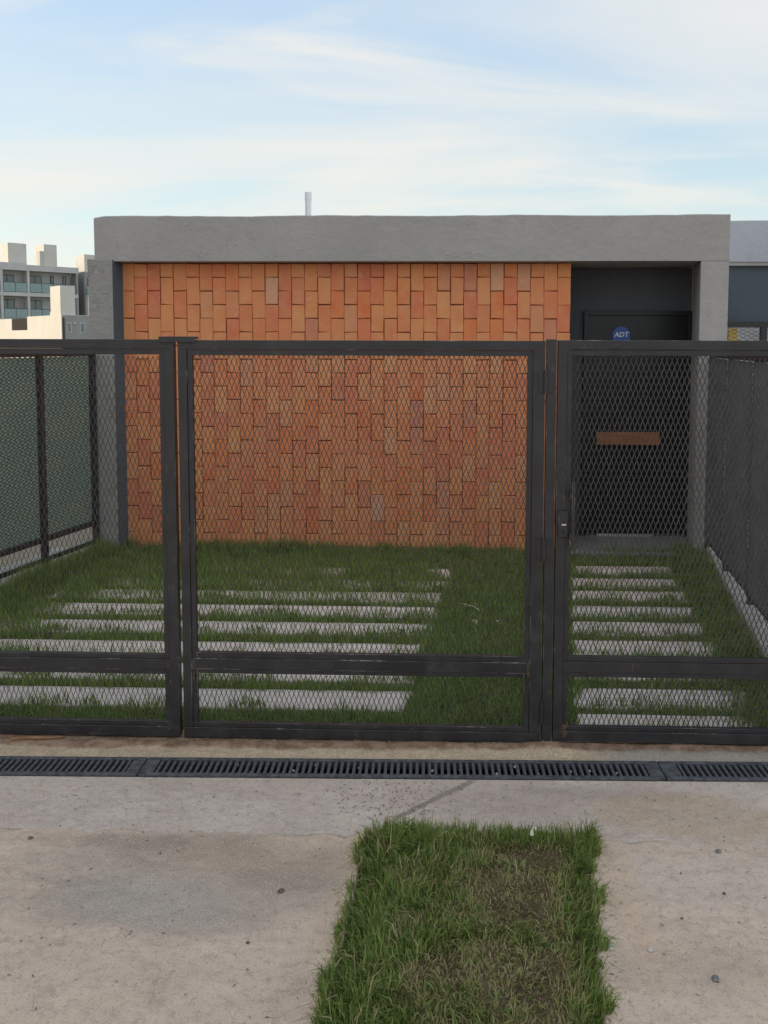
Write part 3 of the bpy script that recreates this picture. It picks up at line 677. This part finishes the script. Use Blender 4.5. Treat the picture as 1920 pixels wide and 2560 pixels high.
# side fences, in their own frame: x runs back from the gate to the house
def side_fence(root, L, posts, cloth, side, rails, z_top, zp, foot, front=False):
    ang = root.rotation_euler
    for p in posts:
        box('post', M['steel'], root, p - 0.022, p + 0.022, -0.022, 0.022, foot, z_top, bevel=0.002)
    ps = list(posts)
    for a, b in zip(ps[:-1], ps[1:]):
        box('top_rail', M['steel'], root, a + 0.0225, b - 0.0225, -0.02, 0.02, z_top - 0.04, z_top - 0.0005, bevel=0.002)
        for zr in rails: box('bottom_rail', M['steel'], root, a + 0.0225, b - 0.0225, -0.019, 0.019, zr - 0.02, zr + 0.02, bevel=0.002)
        mesh_part(root, a + (0.002 if front else 0.02), b - (0.002 if front else 0.02), rails[-1] + 0.01, z_top - 0.03, 0.036 if front else side * 0.006, w=0.060, h=0.027, th=0.0030, dp=0.0022, m='mesh' if front else 'mesh_rust')
        mb = MB(); nxs, nzs = 26, 14; v = []; rr5 = random.Random(int(a * 100))
        for i in range(nxs + 1):
            for k in range(nzs + 1):
                u_, w2_ = i / nxs, k / nzs
                y = -side * (0.014 + 0.012 * float(vnoise(a * 9 + u_ * 3, w2_ * 4, 77)) + 0.002 * math.sin(u_ * 13 + w2_ * 3))
                if front: y = 0.0245 + 0.006 * float(vnoise(a * 9 + u_ * 3, w2_ * 4, 77))      # cloth and mesh hang on the yard side of the posts
                v.append((a + 0.009 + (b - a - 0.018) * u_, y, zp + (z_top - 0.045 - zp) * w2_))
        f = [(i * (nzs + 1) + k, (i + 1) * (nzs + 1) + k, (i + 1) * (nzs + 1) + k + 1, i * (nzs + 1) + k + 1) for i in range(nxs) for k in range(nzs)]
        mb.add(v, f).build('shade_cloth', M[cloth], root, smooth=True)
def yaw_of(p, q): return math.atan2(q[1] - p[1], q[0] - p[0])
pL0, pL1 = (-3.685, 3.93), (-2.972, 7.350)
fl_ = thing('side_fence', 'fence on the left hung with green shade cloth, running back to the house', 'fence', (*pL0, 0), yaw_of(pL0, pL1))
Lf = math.dist(pL0, pL1)
side_fence(fl_, Lf, [0.0, 0.95, 1.88, 2.79, Lf - 0.024], 'greencloth', -1, [0.118, 0.275], 1.735, 0.285, 0.05)
pR0, pR1 = (1.772, 3.93), (2.205, 7.365)
fr_ = thing('side_fence', 'fence on the right with dark grey cloth, running back to the house', 'fence', (*pR0, 0), yaw_of(pR0, pR1))
Lr = math.dist(pR0, pR1)
side_fence(fr_, Lr, [0.0, 0.90, 1.775, 2.632, Lr - 0.024], 'greycloth', 1, [0.185], 1.735, 0.20, 0.10, True)

# ------------------------------------------------------------------ trench drain
dt = thing('trench_drain', 'dark drain channel sunk in the pavement along the gates', 'drain', (0, 3.6105, 0), math.atan(SL))
MB().box(-9, 9, -0.078, 0.078, -0.16, -0.12).build('channel_floor', M['pit'], dt)
MB().box(-9, 9, -0.0835, -0.0785, -0.16, -0.002).build('channel_side', M['pit'], dt)
MB().box(-9, 9, 0.0785, 0.0835, -0.16, -0.002).build('channel_side', M['pit'], dt)
bar_me = MB()
prof = [(-0.0070, 0.0), (-0.0055, 0.0060), (0.0055, 0.0060), (0.0070, 0.0), (0.0050, -0.016), (-0.0050, -0.016)]
bar_me.add([(x, -0.0555, z) for x, z in prof] + [(x, 0.0555, z) for x, z in prof], [tuple(range(5, -1, -1)), tuple(range(6, 12))] + [(i, (i + 1) % 6, 6 + (i + 1) % 6, 6 + i) for i in range(6)])
bar_me = bar_me.mesh('bar', M['iron'])
def grate(xa, xb, label, endl, endr):
    t = thing('drain_grate', label, 'grate', ((xa + xb) / 2, 3.6105 + SL * (xa + xb) / 2, 0), math.atan(SL), 'grates laid end to end over the drain')
    h = (xb - xa) / 2 - 0.0022
    for y0, y1 in ((-0.0775, -0.0560), (0.0560, 0.0775)): box('side_bar', M['iron'], t, -h, h, y0, y1, -0.03, 0.0075, bevel=0.002)
    box('end_plate', M['iron'], t, -h, -h + endl, -0.0558, 0.0558, -0.03, 0.0070, bevel=0.002)
    box('end_plate', M['iron'], t, h - endr, h, -0.0558, 0.0558, -0.03, 0.0070, bevel=0.002)
    nb = int((2 * h - endl - endr) / 0.0265); p = (2 * h - endl - endr) / nb
    for i in range(nb): put('bar', bar_me, t, (-h + endl + p * (i + 0.5), 0, 0), (0, random.uniform(-.06, .06), 0))
grate(-3.38, -1.280, 'iron drain grate on the left, ending below the left gate leaf', 0.06, 0.052)
grate(-1.280, 0.922, 'long iron drain grate in the middle, with pale grit caught in its slots', 0.058, 0.058)
grate(0.922, 3.10, 'iron drain grate on the right, below the pedestrian gate', 0.070, 0.06)

# ------------------------------------------------------------------ grass
def in_strip_noise(x, y): return fbm(x * 3.1, y * 3.1, 61)
def blades(name, P, h, lean, az, w, dry, m, label):
    n_ = len(P); d = np.stack([np.cos(az), np.sin(az), np.zeros(n_)], -1)
    fa = az + rng.uniform(-0.9, 0.9, n_); s = np.stack([-np.sin(fa), np.cos(fa), np.zeros(n_)], -1) * (w / 2)[:, None]
    up = np.array([0, 0, 1.0])
    l = lean[:, None]; H = h[:, None]
    mid = P + d * (l * 0.32 * H) + up * (0.58 * H * np.sqrt(np.clip(1 - (l * 0.45) ** 2, 0.1, 1)))
    tip = P + d * (l * H) + up * (H * np.sqrt(np.clip(1 - l ** 2, 0.02, 1)))
    V = np.stack([P - s, P + s, mid + s * 0.8, mid - s * 0.8, tip], 1).reshape(-1, 3)
    b = np.arange(n_)[:, None] * 5
    loops = np.concatenate([b + np.array([[0, 1, 2, 3]]), b + np.array([[3, 2, 4]])], 1).ravel()
    me = bpy.data.meshes.new(name)
    me.vertices.add(len(V)); me.vertices.foreach_set('co', V.ravel())
    me.loops.add(len(loops)); me.loops.foreach_set('vertex_index', loops.astype(np.int32))
    me.polygons.add(2 * n_); me.polygons.foreach_set('loop_start', (np.arange(n_)[:, None] * 7 + np.array([[0, 4]])).ravel().astype(np.int32))
    me.update(calc_edges=True)
    at = me.attributes.new('dry', 'FLOAT', 'POINT'); at.data.foreach_set('value', np.repeat(dry, 5).astype(np.float32))
    me.materials.append(m)
    o = bpy.data.objects.new(name, me); C.objects.link(o)
    return tag(o, label, kind='stuff')
# the strip in the pavement: lush at the rim, thin and dry in its middle
N = 60000
y = rng.uniform(1.75, 3.125, N); l, r = strip_x(y); x = l - 0.05 + (r - l + 0.09) * rng.random(N)
edge = np.minimum(np.minimum(x - l, r - x), (3.115 - y)); edge_n = edge + 0.14 * (in_strip_noise(x, y) - 0.5)
dr0 = 0.75 * fbm(x * 4.0 + 3, y * 5.5, 71, 5) + 0.25 * fbm(x * 13, y * 16, 73) + 0.13 * np.clip((3.02 - y) / 0.5, -0.4, 1) + 0.13 * np.clip((x - 0.0) / 0.3, -0.9, 1)
dryp = np.clip((dr0 - 0.445) * 4.2, 0, 0.95) * np.clip((edge_n - 0.03) / 0.10, 0, 1)
clump = 0.6 * fbm(x * 6, y * 7, 81) + 0.4 * fbm(x * 19, y * 22, 83)
keep = (rng.random(N) < (1.0 - 0.55 * dryp) * np.clip(0.25 + 1.4 * clump, 0, 1)) & (edge + 0.085 * (fbm(x * 12, y * 12, 89, 3) - 0.50) > -0.012)
x, y, edge, dryp, clump, l, r = x[keep], y[keep], edge[keep], dryp[keep], clump[keep], l[keep], r[keep]; n_ = len(x)
isdry = (rng.random(n_) < dryp * 0.95 + 0.07).astype(float) * rng.uniform(0.55, 1.0, n_)
h = (0.014 + 0.034 * rng.random(n_) ** 1.5) * (0.45 + 1.15 * clump) * (1 - 0.45 * dryp) * (1 + 0.35 * (edge < 0.12))
cxs = (l + r) / 2; out = np.where(x > cxs, 0.0, math.pi)
out = np.where(3.115 - y < np.minimum(x - l, r - x), math.pi / 2, out)
caz = 2 * math.pi * fbm(x * 9, y * 9, 87) * 2.2
az = np.where(edge < 0.06, out + rng.normal(0, 0.9, n_), caz + rng.normal(0, 1.0, n_))
lean = np.clip(rng.beta(2.4, 1.9, n_) * (0.98 + 0.2 * dryp), 0, 0.97)
long_ = rng.random(n_) < 0.03; h = np.where(long_, h * 1.9, h); lean = np.where(long_, np.clip(lean + 0.25, 0, 0.97), lean); isdry = np.where(long_ & (rng.random(n_) < 0.5), 1.0, isdry)
dryp = isdry
weed = (rng.random(n_) < 0.05 * (fbm(x * 5 + 9, y * 5, 121) > 0.5)); h = np.where(weed, rng.uniform(0.014, 0.030, n_), h)
bw_ = np.where(weed, rng.uniform(0.007, 0.012, n_), rng.uniform(0.0022, 0.0052, n_)); isd_ = isdry
P = np.stack([x, y, np.where(edge < 0, pave_z(x, y) - 0.003, verge_z(x, y) - 0.004)], -1)
blades('verge_grass', P, h, lean, az, bw_, np.where(weed, 0.0, dryp), M['verge'], 'strip of long green grass with dry patches in the pavement')
# the yard
N = 260000
y = rng.uniform(3.97, 7.56, N); t_ = rng.random(N); xl = -3.59 + 0.185 * (y - 3.97); xr = 1.60 + K * (y - 3.80)
x = xl + (xr - xl) * t_
on = np.zeros(N, bool); near = np.ones(N) * 9
for (a, b, y0, y1) in slabs:
    kx = 0.115 * (y - y0)
    ins = (x > a + kx) & (x < b + kx) & (y > y0) & (y < y1); on |= ins
    near = np.where(ins, np.minimum(np.minimum(y - y0, (y1 - y) * 1.8), np.minimum(x - a - kx, b + kx - x) * 1.1), near)
nz = fbm(x * 2.2, y * 2.2, 91)
over = np.clip((y - 5.9) / 0.8, 0, 1) * np.clip((-0.02 - x) / 0.2, 0, 1) * (0.35 + 0.9 * nz)            # far rows of the left run are overgrown
over = np.maximum(over, np.clip((xl + 0.55 + 0.35 * nz - x) / 0.2, 0, 1) * (x < -1.5))
over = np.maximum(over, 0.7 * np.clip((x - (xr - 0.36 + 0.10 * nz)) / 0.10, 0, 1) * (x > 0.9))
keep = (~on) | (rng.random(N) < over * 0.55) | ((near < 0.055 * np.clip(2.6 * fbm(x * 5, y * 5, 97) - 0.85, 0, 1)) & (rng.random(N) < 0.6)) | (rng.random(N) < 0.015)
x, y, nz, xl, xr, on = x[keep], y[keep], nz[keep], xl[keep], xr[keep], on[keep]; n_ = len(x)
band = (x > 0.0) & (x < 0.80)                              # lawn between the two runs of slabs, trodden near the gate
dr1 = np.clip((fbm(x * 3.2, y * 3.2, 95) - 0.50) * 4, 0, 1) * np.clip((5.2 - y) / 0.8, 0, 1) * ((x > -0.25) & (x < 0.75)) + 0.25 * np.clip((fbm(x * 5, y * 5, 99) - 0.58) * 5, 0, 1)
cl = fbm(x * 6, y * 6, 93)
keep = rng.random(n_) < np.clip(0.35 + 1.2 * cl, 0, 1) * (1 - 0.6 * np.clip(dr1, 0, 1))
x, y, nz, xl, xr, on, dr1, cl = (q[keep] for q in (x, y, nz, xl, xr, on, dr1, cl)); n_ = len(x)
tall = np.clip((0.30 - (xr - x)) / 0.2, 0, 1) + np.clip((0.28 - (x - xl)) / 0.2, 0, 1) + 0.6 * np.clip((y - 7.35) / 0.15, 0, 1)
h = (0.046 + 0.042 * rng.random(n_)) * (0.60 + 0.80 * cl) * (1 + 0.25 * np.clip((y - 5.9) / 0.5, 0, 1) * (x < 0)) * (1 + 1.1 * np.clip(tall, 0, 1))
h = np.where(on, h * 0.9, h)
lean = np.clip(rng.beta(2, 2.4, n_) * 0.95, 0, 0.95)
P = np.stack([x, y, np.where(on, -0.004, -0.038)], -1)
blades('yard_grass', P, h, lean, rng.uniform(0, 2 * math.pi, n_), rng.uniform(0.003, 0.0065, n_), np.clip(dr1 + (rng.random(n_) < 0.05) * 0.7, 0, 1), M['grass'], 'green lawn growing between and over the paving slabs')

# ------------------------------------------------------------------ neighbour on the right
nb = thing('side_house', 'bluish white flat roofed house next door on the right, partly hidden', 'house', (2.84, 9.0, 0))
mb = MB(); n = 20; v = []
for i in range(n + 1):
    xx = -0.02 + 6.0 * i / n
    zt = 3.037 + 0.004 * math.sin(i * 1.3)
    for (yy_, z) in ((0, 2.63), (0, zt - 0.008), (0.012, zt), (0.30, zt), (0.30, 2.63)): v.append((xx, yy_, z))
f = []
for i in range(n): f += [(i * 5 + j, i * 5 + 5 + j, i * 5 + 5 + (j + 1) % 5, i * 5 + (j + 1) % 5) for j in range(5)]
f += [(0, 1, 2, 3, 4), tuple(n * 5 + j for j in (4, 3, 2, 1, 0))]
mb.add(v, f).build('roof_band', M['neighband'], nb)
box('drip_edge', M['plaster'], nb, -0.02, 5.98, 0.012, 0.30, 2.592, 2.628)
box('front_wall', M['neighdark'], nb, -0.02, 5.98, 0.06, 0.30, 2.02, 2.590)
box('lower_wall', M['signwhite'], nb, -0.02, 5.98, 0.065, 0.30, -0.3, 2.018)
box('roof', M['plaster'], nb, -0.02, 5.98, 0.302, 7.0, 2.60, 2.80)
box('side_wall', M['plaster'], nb, -0.02, 0.10, 0.502, 7.0, -0.3, 2.598)
yp = MB().box(2.86, 2.945, 9.020, 9.040, 1.72, 1.965).build('yellow_panel', M['yellow'], bevel=0.003)
tag(yp, 'small yellow panel behind the black mesh fence next door', 'panel')
nf = thing('neighbour_fence', 'black framed mesh fence next door, just right of the grey house', 'fence', (2.80, 8.90, 0))
box('top_rail', M['steel'], nf, 0.0, 4.0, 0, 0.05, 1.972, 2.032, bevel=0.003)
box('bottom_rail', M['steel'], nf, 0.0, 4.0, 0, 0.05, 0.10, 0.15, bevel=0.003)
for xx in (0.34, 1.6, 2.9): box('post', M['steel'], nf, xx, xx + 0.062, -0.002, 0.052, -0.3, 1.9715, bevel=0.003)
for a, b in ((0.0, 0.34), (0.402, 1.6), (1.662, 2.9)): mesh_part(nf, a, b, 0.15, 1.975, 0.025, w=0.085, h=0.040, th=0.0030, dp=0.002, m='mesh')

# added unseen house on the left, placed to keep low sun off the yard
nl = thing('side_house', 'added grey house out of view on the left, there to shade the yard', 'house', (-7.0, 3.0, 0))
box('wall', M['plaster'], nl, -9.0, 0.0, 0.0, 8.6, -0.3, 4.25)
box('roof_band', M['plaster'], nl, -9.05, 0.05, -0.05, 8.65, 4.252, 4.55)
for yw in (2.0, 6.5):
    wf = box('window', M['darkframe'], nl, 0.0005, 0.03, yw, yw + 1.4, 0.95, 2.1)
    box('pane', M['glass'], wf, 0.0305, 0.034, yw + 0.06, yw + 1.34, 1.01, 2.04)

# ------------------------------------------------------------------ far white buildings, upper left (turned 45 degrees: x local runs along the front)
def far(name, label, loc): return thing(name, label, 'building', loc, R(45))
fa = far('apartment_building', 'white three storey apartment block with balconies and rooftop boxes, far left', (-44.88, 88.0, -0.3))
def fb(name, m, par, x0, x1, y0, y1, z0, z1, **kw): return box(name, M[m], par, x0, x1, y0, y1, z0 + 0.3, z1 + 0.3, **kw)
fb('wall', 'offwhite', fa, -13.0, 7.55, 1.3, 9.0, -0.3, 9.75)
fb('roof', 'offwhite', fa, -13.1, 7.98, 0.0, 9.05, 9.22, 9.82)
fb('parapet', 'offwhite', fa, -13.1, 2.62, 0.02, 0.22, 9.822, 9.96)
for nm, z0, z1 in (('balcony_slab', 6.60, 6.98), ('balcony_slab', 3.72, 4.30)): fb(nm, 'offwhite', fa, -13.05, 7.9, 0.0, 1.298, z0, z1)
for xx in (-10.6, -8.0, -5.3, -2.7, -0.02, 2.62): fb('pier', 'offwhite', fa, xx, xx + 0.24, 0.02, 1.297, 4.302, 6.598); fb('pier', 'offwhite', fa, xx, xx + 0.24, 0.02, 1.297, 6.982, 9.218)
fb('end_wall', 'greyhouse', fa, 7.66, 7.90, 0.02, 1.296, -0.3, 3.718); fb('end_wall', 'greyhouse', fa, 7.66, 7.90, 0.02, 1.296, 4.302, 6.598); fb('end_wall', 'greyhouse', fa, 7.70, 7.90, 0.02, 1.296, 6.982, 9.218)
for x0, x1, z0, z1 in ((-7.9, -6.4, 7.05, 8.85), (-5.1, -3.7, 7.05, 8.85), (-2.45, -1.0, 7.05, 8.85), (0.30, 1.72, 7.05, 8.82), (3.10, 4.52, 7.05, 8.85), (-5.0, -3.6, 4.36, 6.28), (-2.4, -1.0, 4.36, 6.28), (0.32, 1.72, 4.36, 6.3), (3.15, 4.5, 4.36, 6.3), (5.42, 5.76, 8.12, 8.92), (6.72, 7.08, 7.7, 8.92)):
    w_ = fb('window', 'darkframe', fa, x0, x1, 1.24, 1.298, z0, z1)
    if x1 - x0 > 0.6:
        for a, b in ((x0 + .07, (x0 + x1) / 2 - .04), ((x0 + x1) / 2 + .04, x1 - .07)): fb('pane', 'glass', w_, a, b, 1.225, 1.239, z0 + .06, z1 - .08)
    else: fb('pane', 'glass', w_, x0 + .08, x1 - .08, 1.225, 1.239, z0 + .08, z1 - .08)
for a, b in ((-7.74, -5.32), (-5.04, -2.72), (-2.44, -0.04), (0.24, 2.60), (2.88, 7.62)):
    for z0 in (6.982, 4.302):
        rl = fb('railing', 'darkframe', fa, a, b, 0.05, 0.09, z0 + 0.98, z0 + 1.03)
        fb('glass_panel', 'balglass', rl, a, b, 0.062, 0.078, z0 + 0.05, z0 + 0.97)
        k = a
        while k < b: fb('rail_post', 'darkframe', rl, k, k + 0.04, 0.045, 0.061, z0, z0 + 0.979); k += 1.18
for x0, x1, y1, zt in ((0.88, 2.70, 2.5, 11.97), (4.47, 5.80, 2.9, 12.08), (-6.0, -4.2, 2.6, 12.0)): fb('rooftop_box', 'white', fa, x0, x1, 0.25, y1, 9.822, zt)
fb('rooftop_box', 'offwhite', fa, 4.05, 4.468, 0.3, 1.2, 9.822, 11.35)
for xx, zt in ((2.34, 12.2), (7.86, 10.7)):
    fb('aerial', 'darkframe', fa, xx, xx + 0.03, 0.3, 0.33, 9.822, zt)
# narrow house seen between the apartments and the grey house
fc = far('terrace_house', 'narrow pale house with a white rooftop box beside the grey pillar', (-38.6, 94.3, -0.3))
fb('wall', 'greyhouse', fc, 0.0, 9.0, 0.8, 9.0, -0.3, 9.5)
fb('rooftop_box', 'white', fc, 0.1, 2.2, 0.9, 3.0, 9.502, 11.4)
fb('balcony_slab', 'offwhite', fc, 0.0, 9.0, 0.0, 0.798, 6.7, 7.0); fb('balcony_slab', 'offwhite', fc, 0.0, 9.0, 0.0, 0.798, 3.8, 4.1)
for z0 in (7.002, 4.102):
    w_ = fb('window', 'darkframe', fc, 0.35, 0.9, 0.74, 0.798, z0 + 0.1, z0 + 1.9); fb('pane', 'glass', w_, 0.42, 0.83, 0.725, 0.739, z0 + .18, z0 + 1.82)
    rl = fb('railing', 'darkframe', fc, 0.0, 9.0, 0.03, 0.06, z0 + 0.95, z0 + 1.0); fb('glass_panel', 'balglass', rl, 0.0, 9.0, 0.04, 0.055, z0 + .05, z0 + .94)
fb('pier', 'white', fc, 0.0, 0.3, 0.02, 0.797, 4.102, 6.698)
# nearer white house: sunlit flank to the left, grey front to the right
fh = far('white_house', 'low white house with a sunlit flank and a square stair tower, left of the pillar', (-24.24, 55.0, -0.3))
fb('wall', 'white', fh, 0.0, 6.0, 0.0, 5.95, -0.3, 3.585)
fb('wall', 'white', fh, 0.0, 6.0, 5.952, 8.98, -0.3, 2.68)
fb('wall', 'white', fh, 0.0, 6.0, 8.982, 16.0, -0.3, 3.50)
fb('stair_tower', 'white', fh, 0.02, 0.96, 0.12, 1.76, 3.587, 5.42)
fb('recess_shade_block', 'matte', fh, 0.03, 5.9, 5.953, 8.97, 2.682, 3.48)  # flush dark block, its colour stands in for the shade inside a recess
fb('front_wall', 'greyhouse', fh, 0.0, 6.0, -0.06, -0.002, -0.3, 3.56)  # grey sheet over the white wall, the front's shade put into its colour
fb('gutter', 'darkframe', fh, 0.06, 0.16, -0.12, -0.062, -0.3, 3.4)
for x0, x1 in ((0.34, 0.56), (1.18, 1.44)):
    w_ = fb('window', 'white', fh, x0 - .04, x1 + .04, -0.085, -0.0605, 2.48, 3.10); fb('pane', 'glass', w_, x0, x1, -0.095, -0.0855, 2.52, 3.06)
fb('wall_lamp', 'white', fh, 0.74, 0.84, -0.18, -0.062, 3.02, 3.12)
for x0, m2 in ((0.10, 'offwhite'), (0.40, 'white')): fb('roof_tank', m2, fh, 0.6 + x0, 0.85 + x0, 2.1 + x0 * 4, 2.9 + x0 * 4, 3.587, 3.87)

# ------------------------------------------------------------------ small things lying about
def rock(name, loc, s, m, label, cat='stone', group=None, flat=0.6, seed=0):
    r6 = random.Random(seed); bm = bmesh.new(); bmesh.ops.create_icosphere(bm, subdivisions=2, radius=1.0)
    ax = (s * r6.uniform(.85, 1.2), s * r6.uniform(.7, 1.0), s * flat)
    dirs = [Vector((r6.gauss(0, 1), r6.gauss(0, 1), r6.gauss(0, 1))).normalized() for _ in range(7)]
    for v_ in bm.verts:
        c_ = v_.co.copy(); k_ = 1.0
        for d_ in dirs: k_ = min(k_, 0.78 / max(0.05, c_.dot(d_))) if c_.dot(d_) > 0.78 else k_
        c_ = c_ * k_ * r6.uniform(.95, 1.05); v_.co = (c_.x * ax[0], c_.y * ax[1], c_.z * ax[2])
    me = bpy.data.meshes.new(name); bm.to_mesh(me); bm.free(); me.materials.append(M[m])
    o = bpy.data.objects.new(name, me); C.objects.link(o); o.location = (loc[0], loc[1], loc[2] + s * flat * 0.55); o.rotation_euler = (0, 0, r6.uniform(0, 6))
    return tag(o, label, cat, group)
gz = lambda x, y: float(pave_z(np.array(x), np.array(y)))
for i, (x, y, s, m2, lab) in enumerate([
        (-0.533, 2.758, 0.011, 'brownstone', 'dark brown stone on the grey stain left of the grass strip'),
        (0.775, 2.399, 0.014, 'stone', 'largest grey stone on the pavement right of the grass strip'),
        (0.497, 2.515, 0.012, 'palestone', 'pale chip at the right edge of the grass strip'),
        (0.619, 2.516, 0.011, 'palestone', 'flat whitish pebble just right of the grass strip edge'),
        (0.977, 3.036, 0.013, 'stone', 'grey stone on the pale patch near the right edge of the photo'),
        (-1.502, 3.028, 0.009, 'brownstone', 'brown clod at the far left edge of the dark stain'),
        (-0.585, 2.50, 0.006, 'brownstone', 'small brown pebble below the grey stain, left of the grass'),
        (-1.00, 2.955, 0.007, 'stone', 'small grey pebble on the upper part of the dark stain'),
        (0.925, 2.80, 0.007, 'brownstone', 'small brown pebble in the middle of the right pavement'),
        (0.75, 2.66, 0.006, 'stone', 'tiny dark pebble between the grass strip and the right pavement edge')]):
    rock('stone', (x, y, gz(x, y)), s, m2, lab, seed=i)
for i in range(16):
    x = -0.95 + 1.75 * (i + random.uniform(0.1, 0.9)) / 16; y = 3.6105 + SL * x + random.uniform(-0.04, 0.04)
    rock('pebble', (x + 0.013, y, -0.006 + random.uniform(-.006, .004)), random.uniform(0.006, 0.0095), 'palestone', 'small pale pebble caught in the slots of the long middle drain grate', 'pebble', 'pale pebbles caught in the drain grate', 0.8, 60 + i)
tz = lambda x, y: float(thr_z(np.array(x), np.array(y)))
sk = MB(); pts = [(-1.94, 3.771), (-1.88, 3.783), (-1.80, 3.797), (-1.729, 3.811)]
for a, b in zip(pts[:-1], pts[1:]): sk.beam((*a, tz(*a) + 0.010), (*b, tz(*b) + 0.010), 0.012, 0.009)
tag(sk.build('wood_splinter', M['stick'], bevel=0.001), 'splintered strip of brown wood on the soil below the left gate leaf', 'stick')
tw = MB(); pts = [(0.116, 5.915, .030), (0.16, 5.84, .042), (0.205, 5.80, .040), (0.238, 5.751, .032)]
for a, b in zip(pts[:-1], pts[1:]): tw.tube(a, b, 0.0036, 7)
tag(tw.build('twig', M['twig']), 'pale dry twig on the lawn behind the middle gate leaf', 'twig')
def leaf_obj(loc, s, m, label, name='dry_leaf', cat='leaf', seed=1):
    r7 = random.Random(seed); v = []; n8 = 6
    for i in range(n8 + 1):
        t = i / n8; w9 = s * 0.34 * math.sin(math.pi * min(1, t * 0.95 + 0.03)); zz = s * 0.22 * math.sin(t * 3) + r7.uniform(0, s * .04)
        for k in (-1, 0, 1): v.append((s * (t - 0.5), k * w9, zz + abs(k) * s * 0.10))
    f = [(i * 3 + k, i * 3 + k + 1, i * 3 + 4 + k, i * 3 + 3 + k) for i in range(n8) for k in (0, 1)]
    o = MB().add(v, f).build(name, M[m]); o.location = loc; o.rotation_euler = (0.2, -0.3, r7.uniform(0, 6))
    sdf = o.modifiers.new('thick', 'SOLIDIFY'); sdf.thickness = 0.0012
    return tag(o, label, cat)
leaf_obj((0.19, 5.476, 0.035), 0.055, 'leaf', 'curled yellowish dry leaf on the lawn behind the middle gate', seed=2)
leaf_obj((0.336, 5.474, 0.035), 0.045, 'palestone', 'small whitish dry leaf on the lawn near the gate post', seed=5)
leaf_obj((1.892, 5.148, 0.13), 0.035, 'petal', 'small white scrap lying on the right kerb', 'paper_scrap', 'scrap', seed=9)
fw = MB(); pts = [(0.318, 3.045, 0.050), (0.320, 3.047, 0.066), (0.323, 3.045, 0.074), (0.330, 3.043, 0.074), (0.332, 3.041, 0.068)]
for a, b in zip(pts[:-1], pts[1:]): fw.tube(a, b, 0.0024, 7)
fw.tube((0.318, 3.045, 0.046), (0.318, 3.045, 0.062), 0.007, 9, 0.004)
tag(fw.build('paper_twist', M['petal']), 'small white twisted scrap in the grass at the top right of the strip', 'scrap')

def bits(name, spots, m, label, zfun):
    mb = MB()
    for (x, y) in spots:
        a = random.uniform(0, math.pi); L_, w_ = random.uniform(0.002, 0.008), random.uniform(0.001, 0.0025); z = zfun(x, y) + 0.002
        c_, s_ = math.cos(a), math.sin(a); t_ = random.uniform(0, 0.004)
        top = [(x + c_ * u * L_ - s_ * q * w_, y + s_ * u * L_ + c_ * q * w_, z + 0.001 + t_ * 0.6 * (u > 0)) for u, q in ((-1, 0), (0, -1), (1, 0), (0, 1))]
        mb.add(top + [(p[0], p[1], p[2] - 0.0009) for p in top], [(0, 1, 2, 3), (7, 6, 5, 4)] + [(i, 4 + i, 4 + (i + 1) % 4, (i + 1) % 4) for i in range(4)])
    tag(mb.build(name, M[m]), label, kind='stuff')
sp = [(random.gauss(-0.20, 0.13), random.uniform(3.20, 3.50)) for _ in range(150)] + [(random.uniform(-1.5, 1.1), random.uniform(2.2, 3.52)) for _ in range(200)]
sp = [q for q in sp if not (strip_x(q[1])[0] - 0.01 < q[0] < strip_x(q[1])[1] + 0.01 and q[1] < 3.19) and q[1] < 3.52 + SL * q[0]]
bits('plant_bits', sp, 'brownstone', 'tiny dark bits of plant litter scattered over the pavement', gz)
sp = [(random.uniform(-2.1, 1.5), random.gauss(3.815, 0.018)) for _ in range(330)]
bits('soil_litter', sp, 'leaf', 'dry leaf litter along the foot of the gates', tz)

sp = []
for _ in range(420):
    y_ = random.uniform(2.0, 3.16); l_, r_ = strip_x(y_); d_ = abs(random.gauss(0, 0.035))
    if y_ > 3.12: sp.append((random.uniform(l_, r_), y_))
    else: sp.append((l_ - d_, y_) if random.random() < 0.5 else (r_ + d_, y_))
bits('dry_clippings', sp, 'leaf', 'dry grass clippings along the edges of the grass strip', gz)
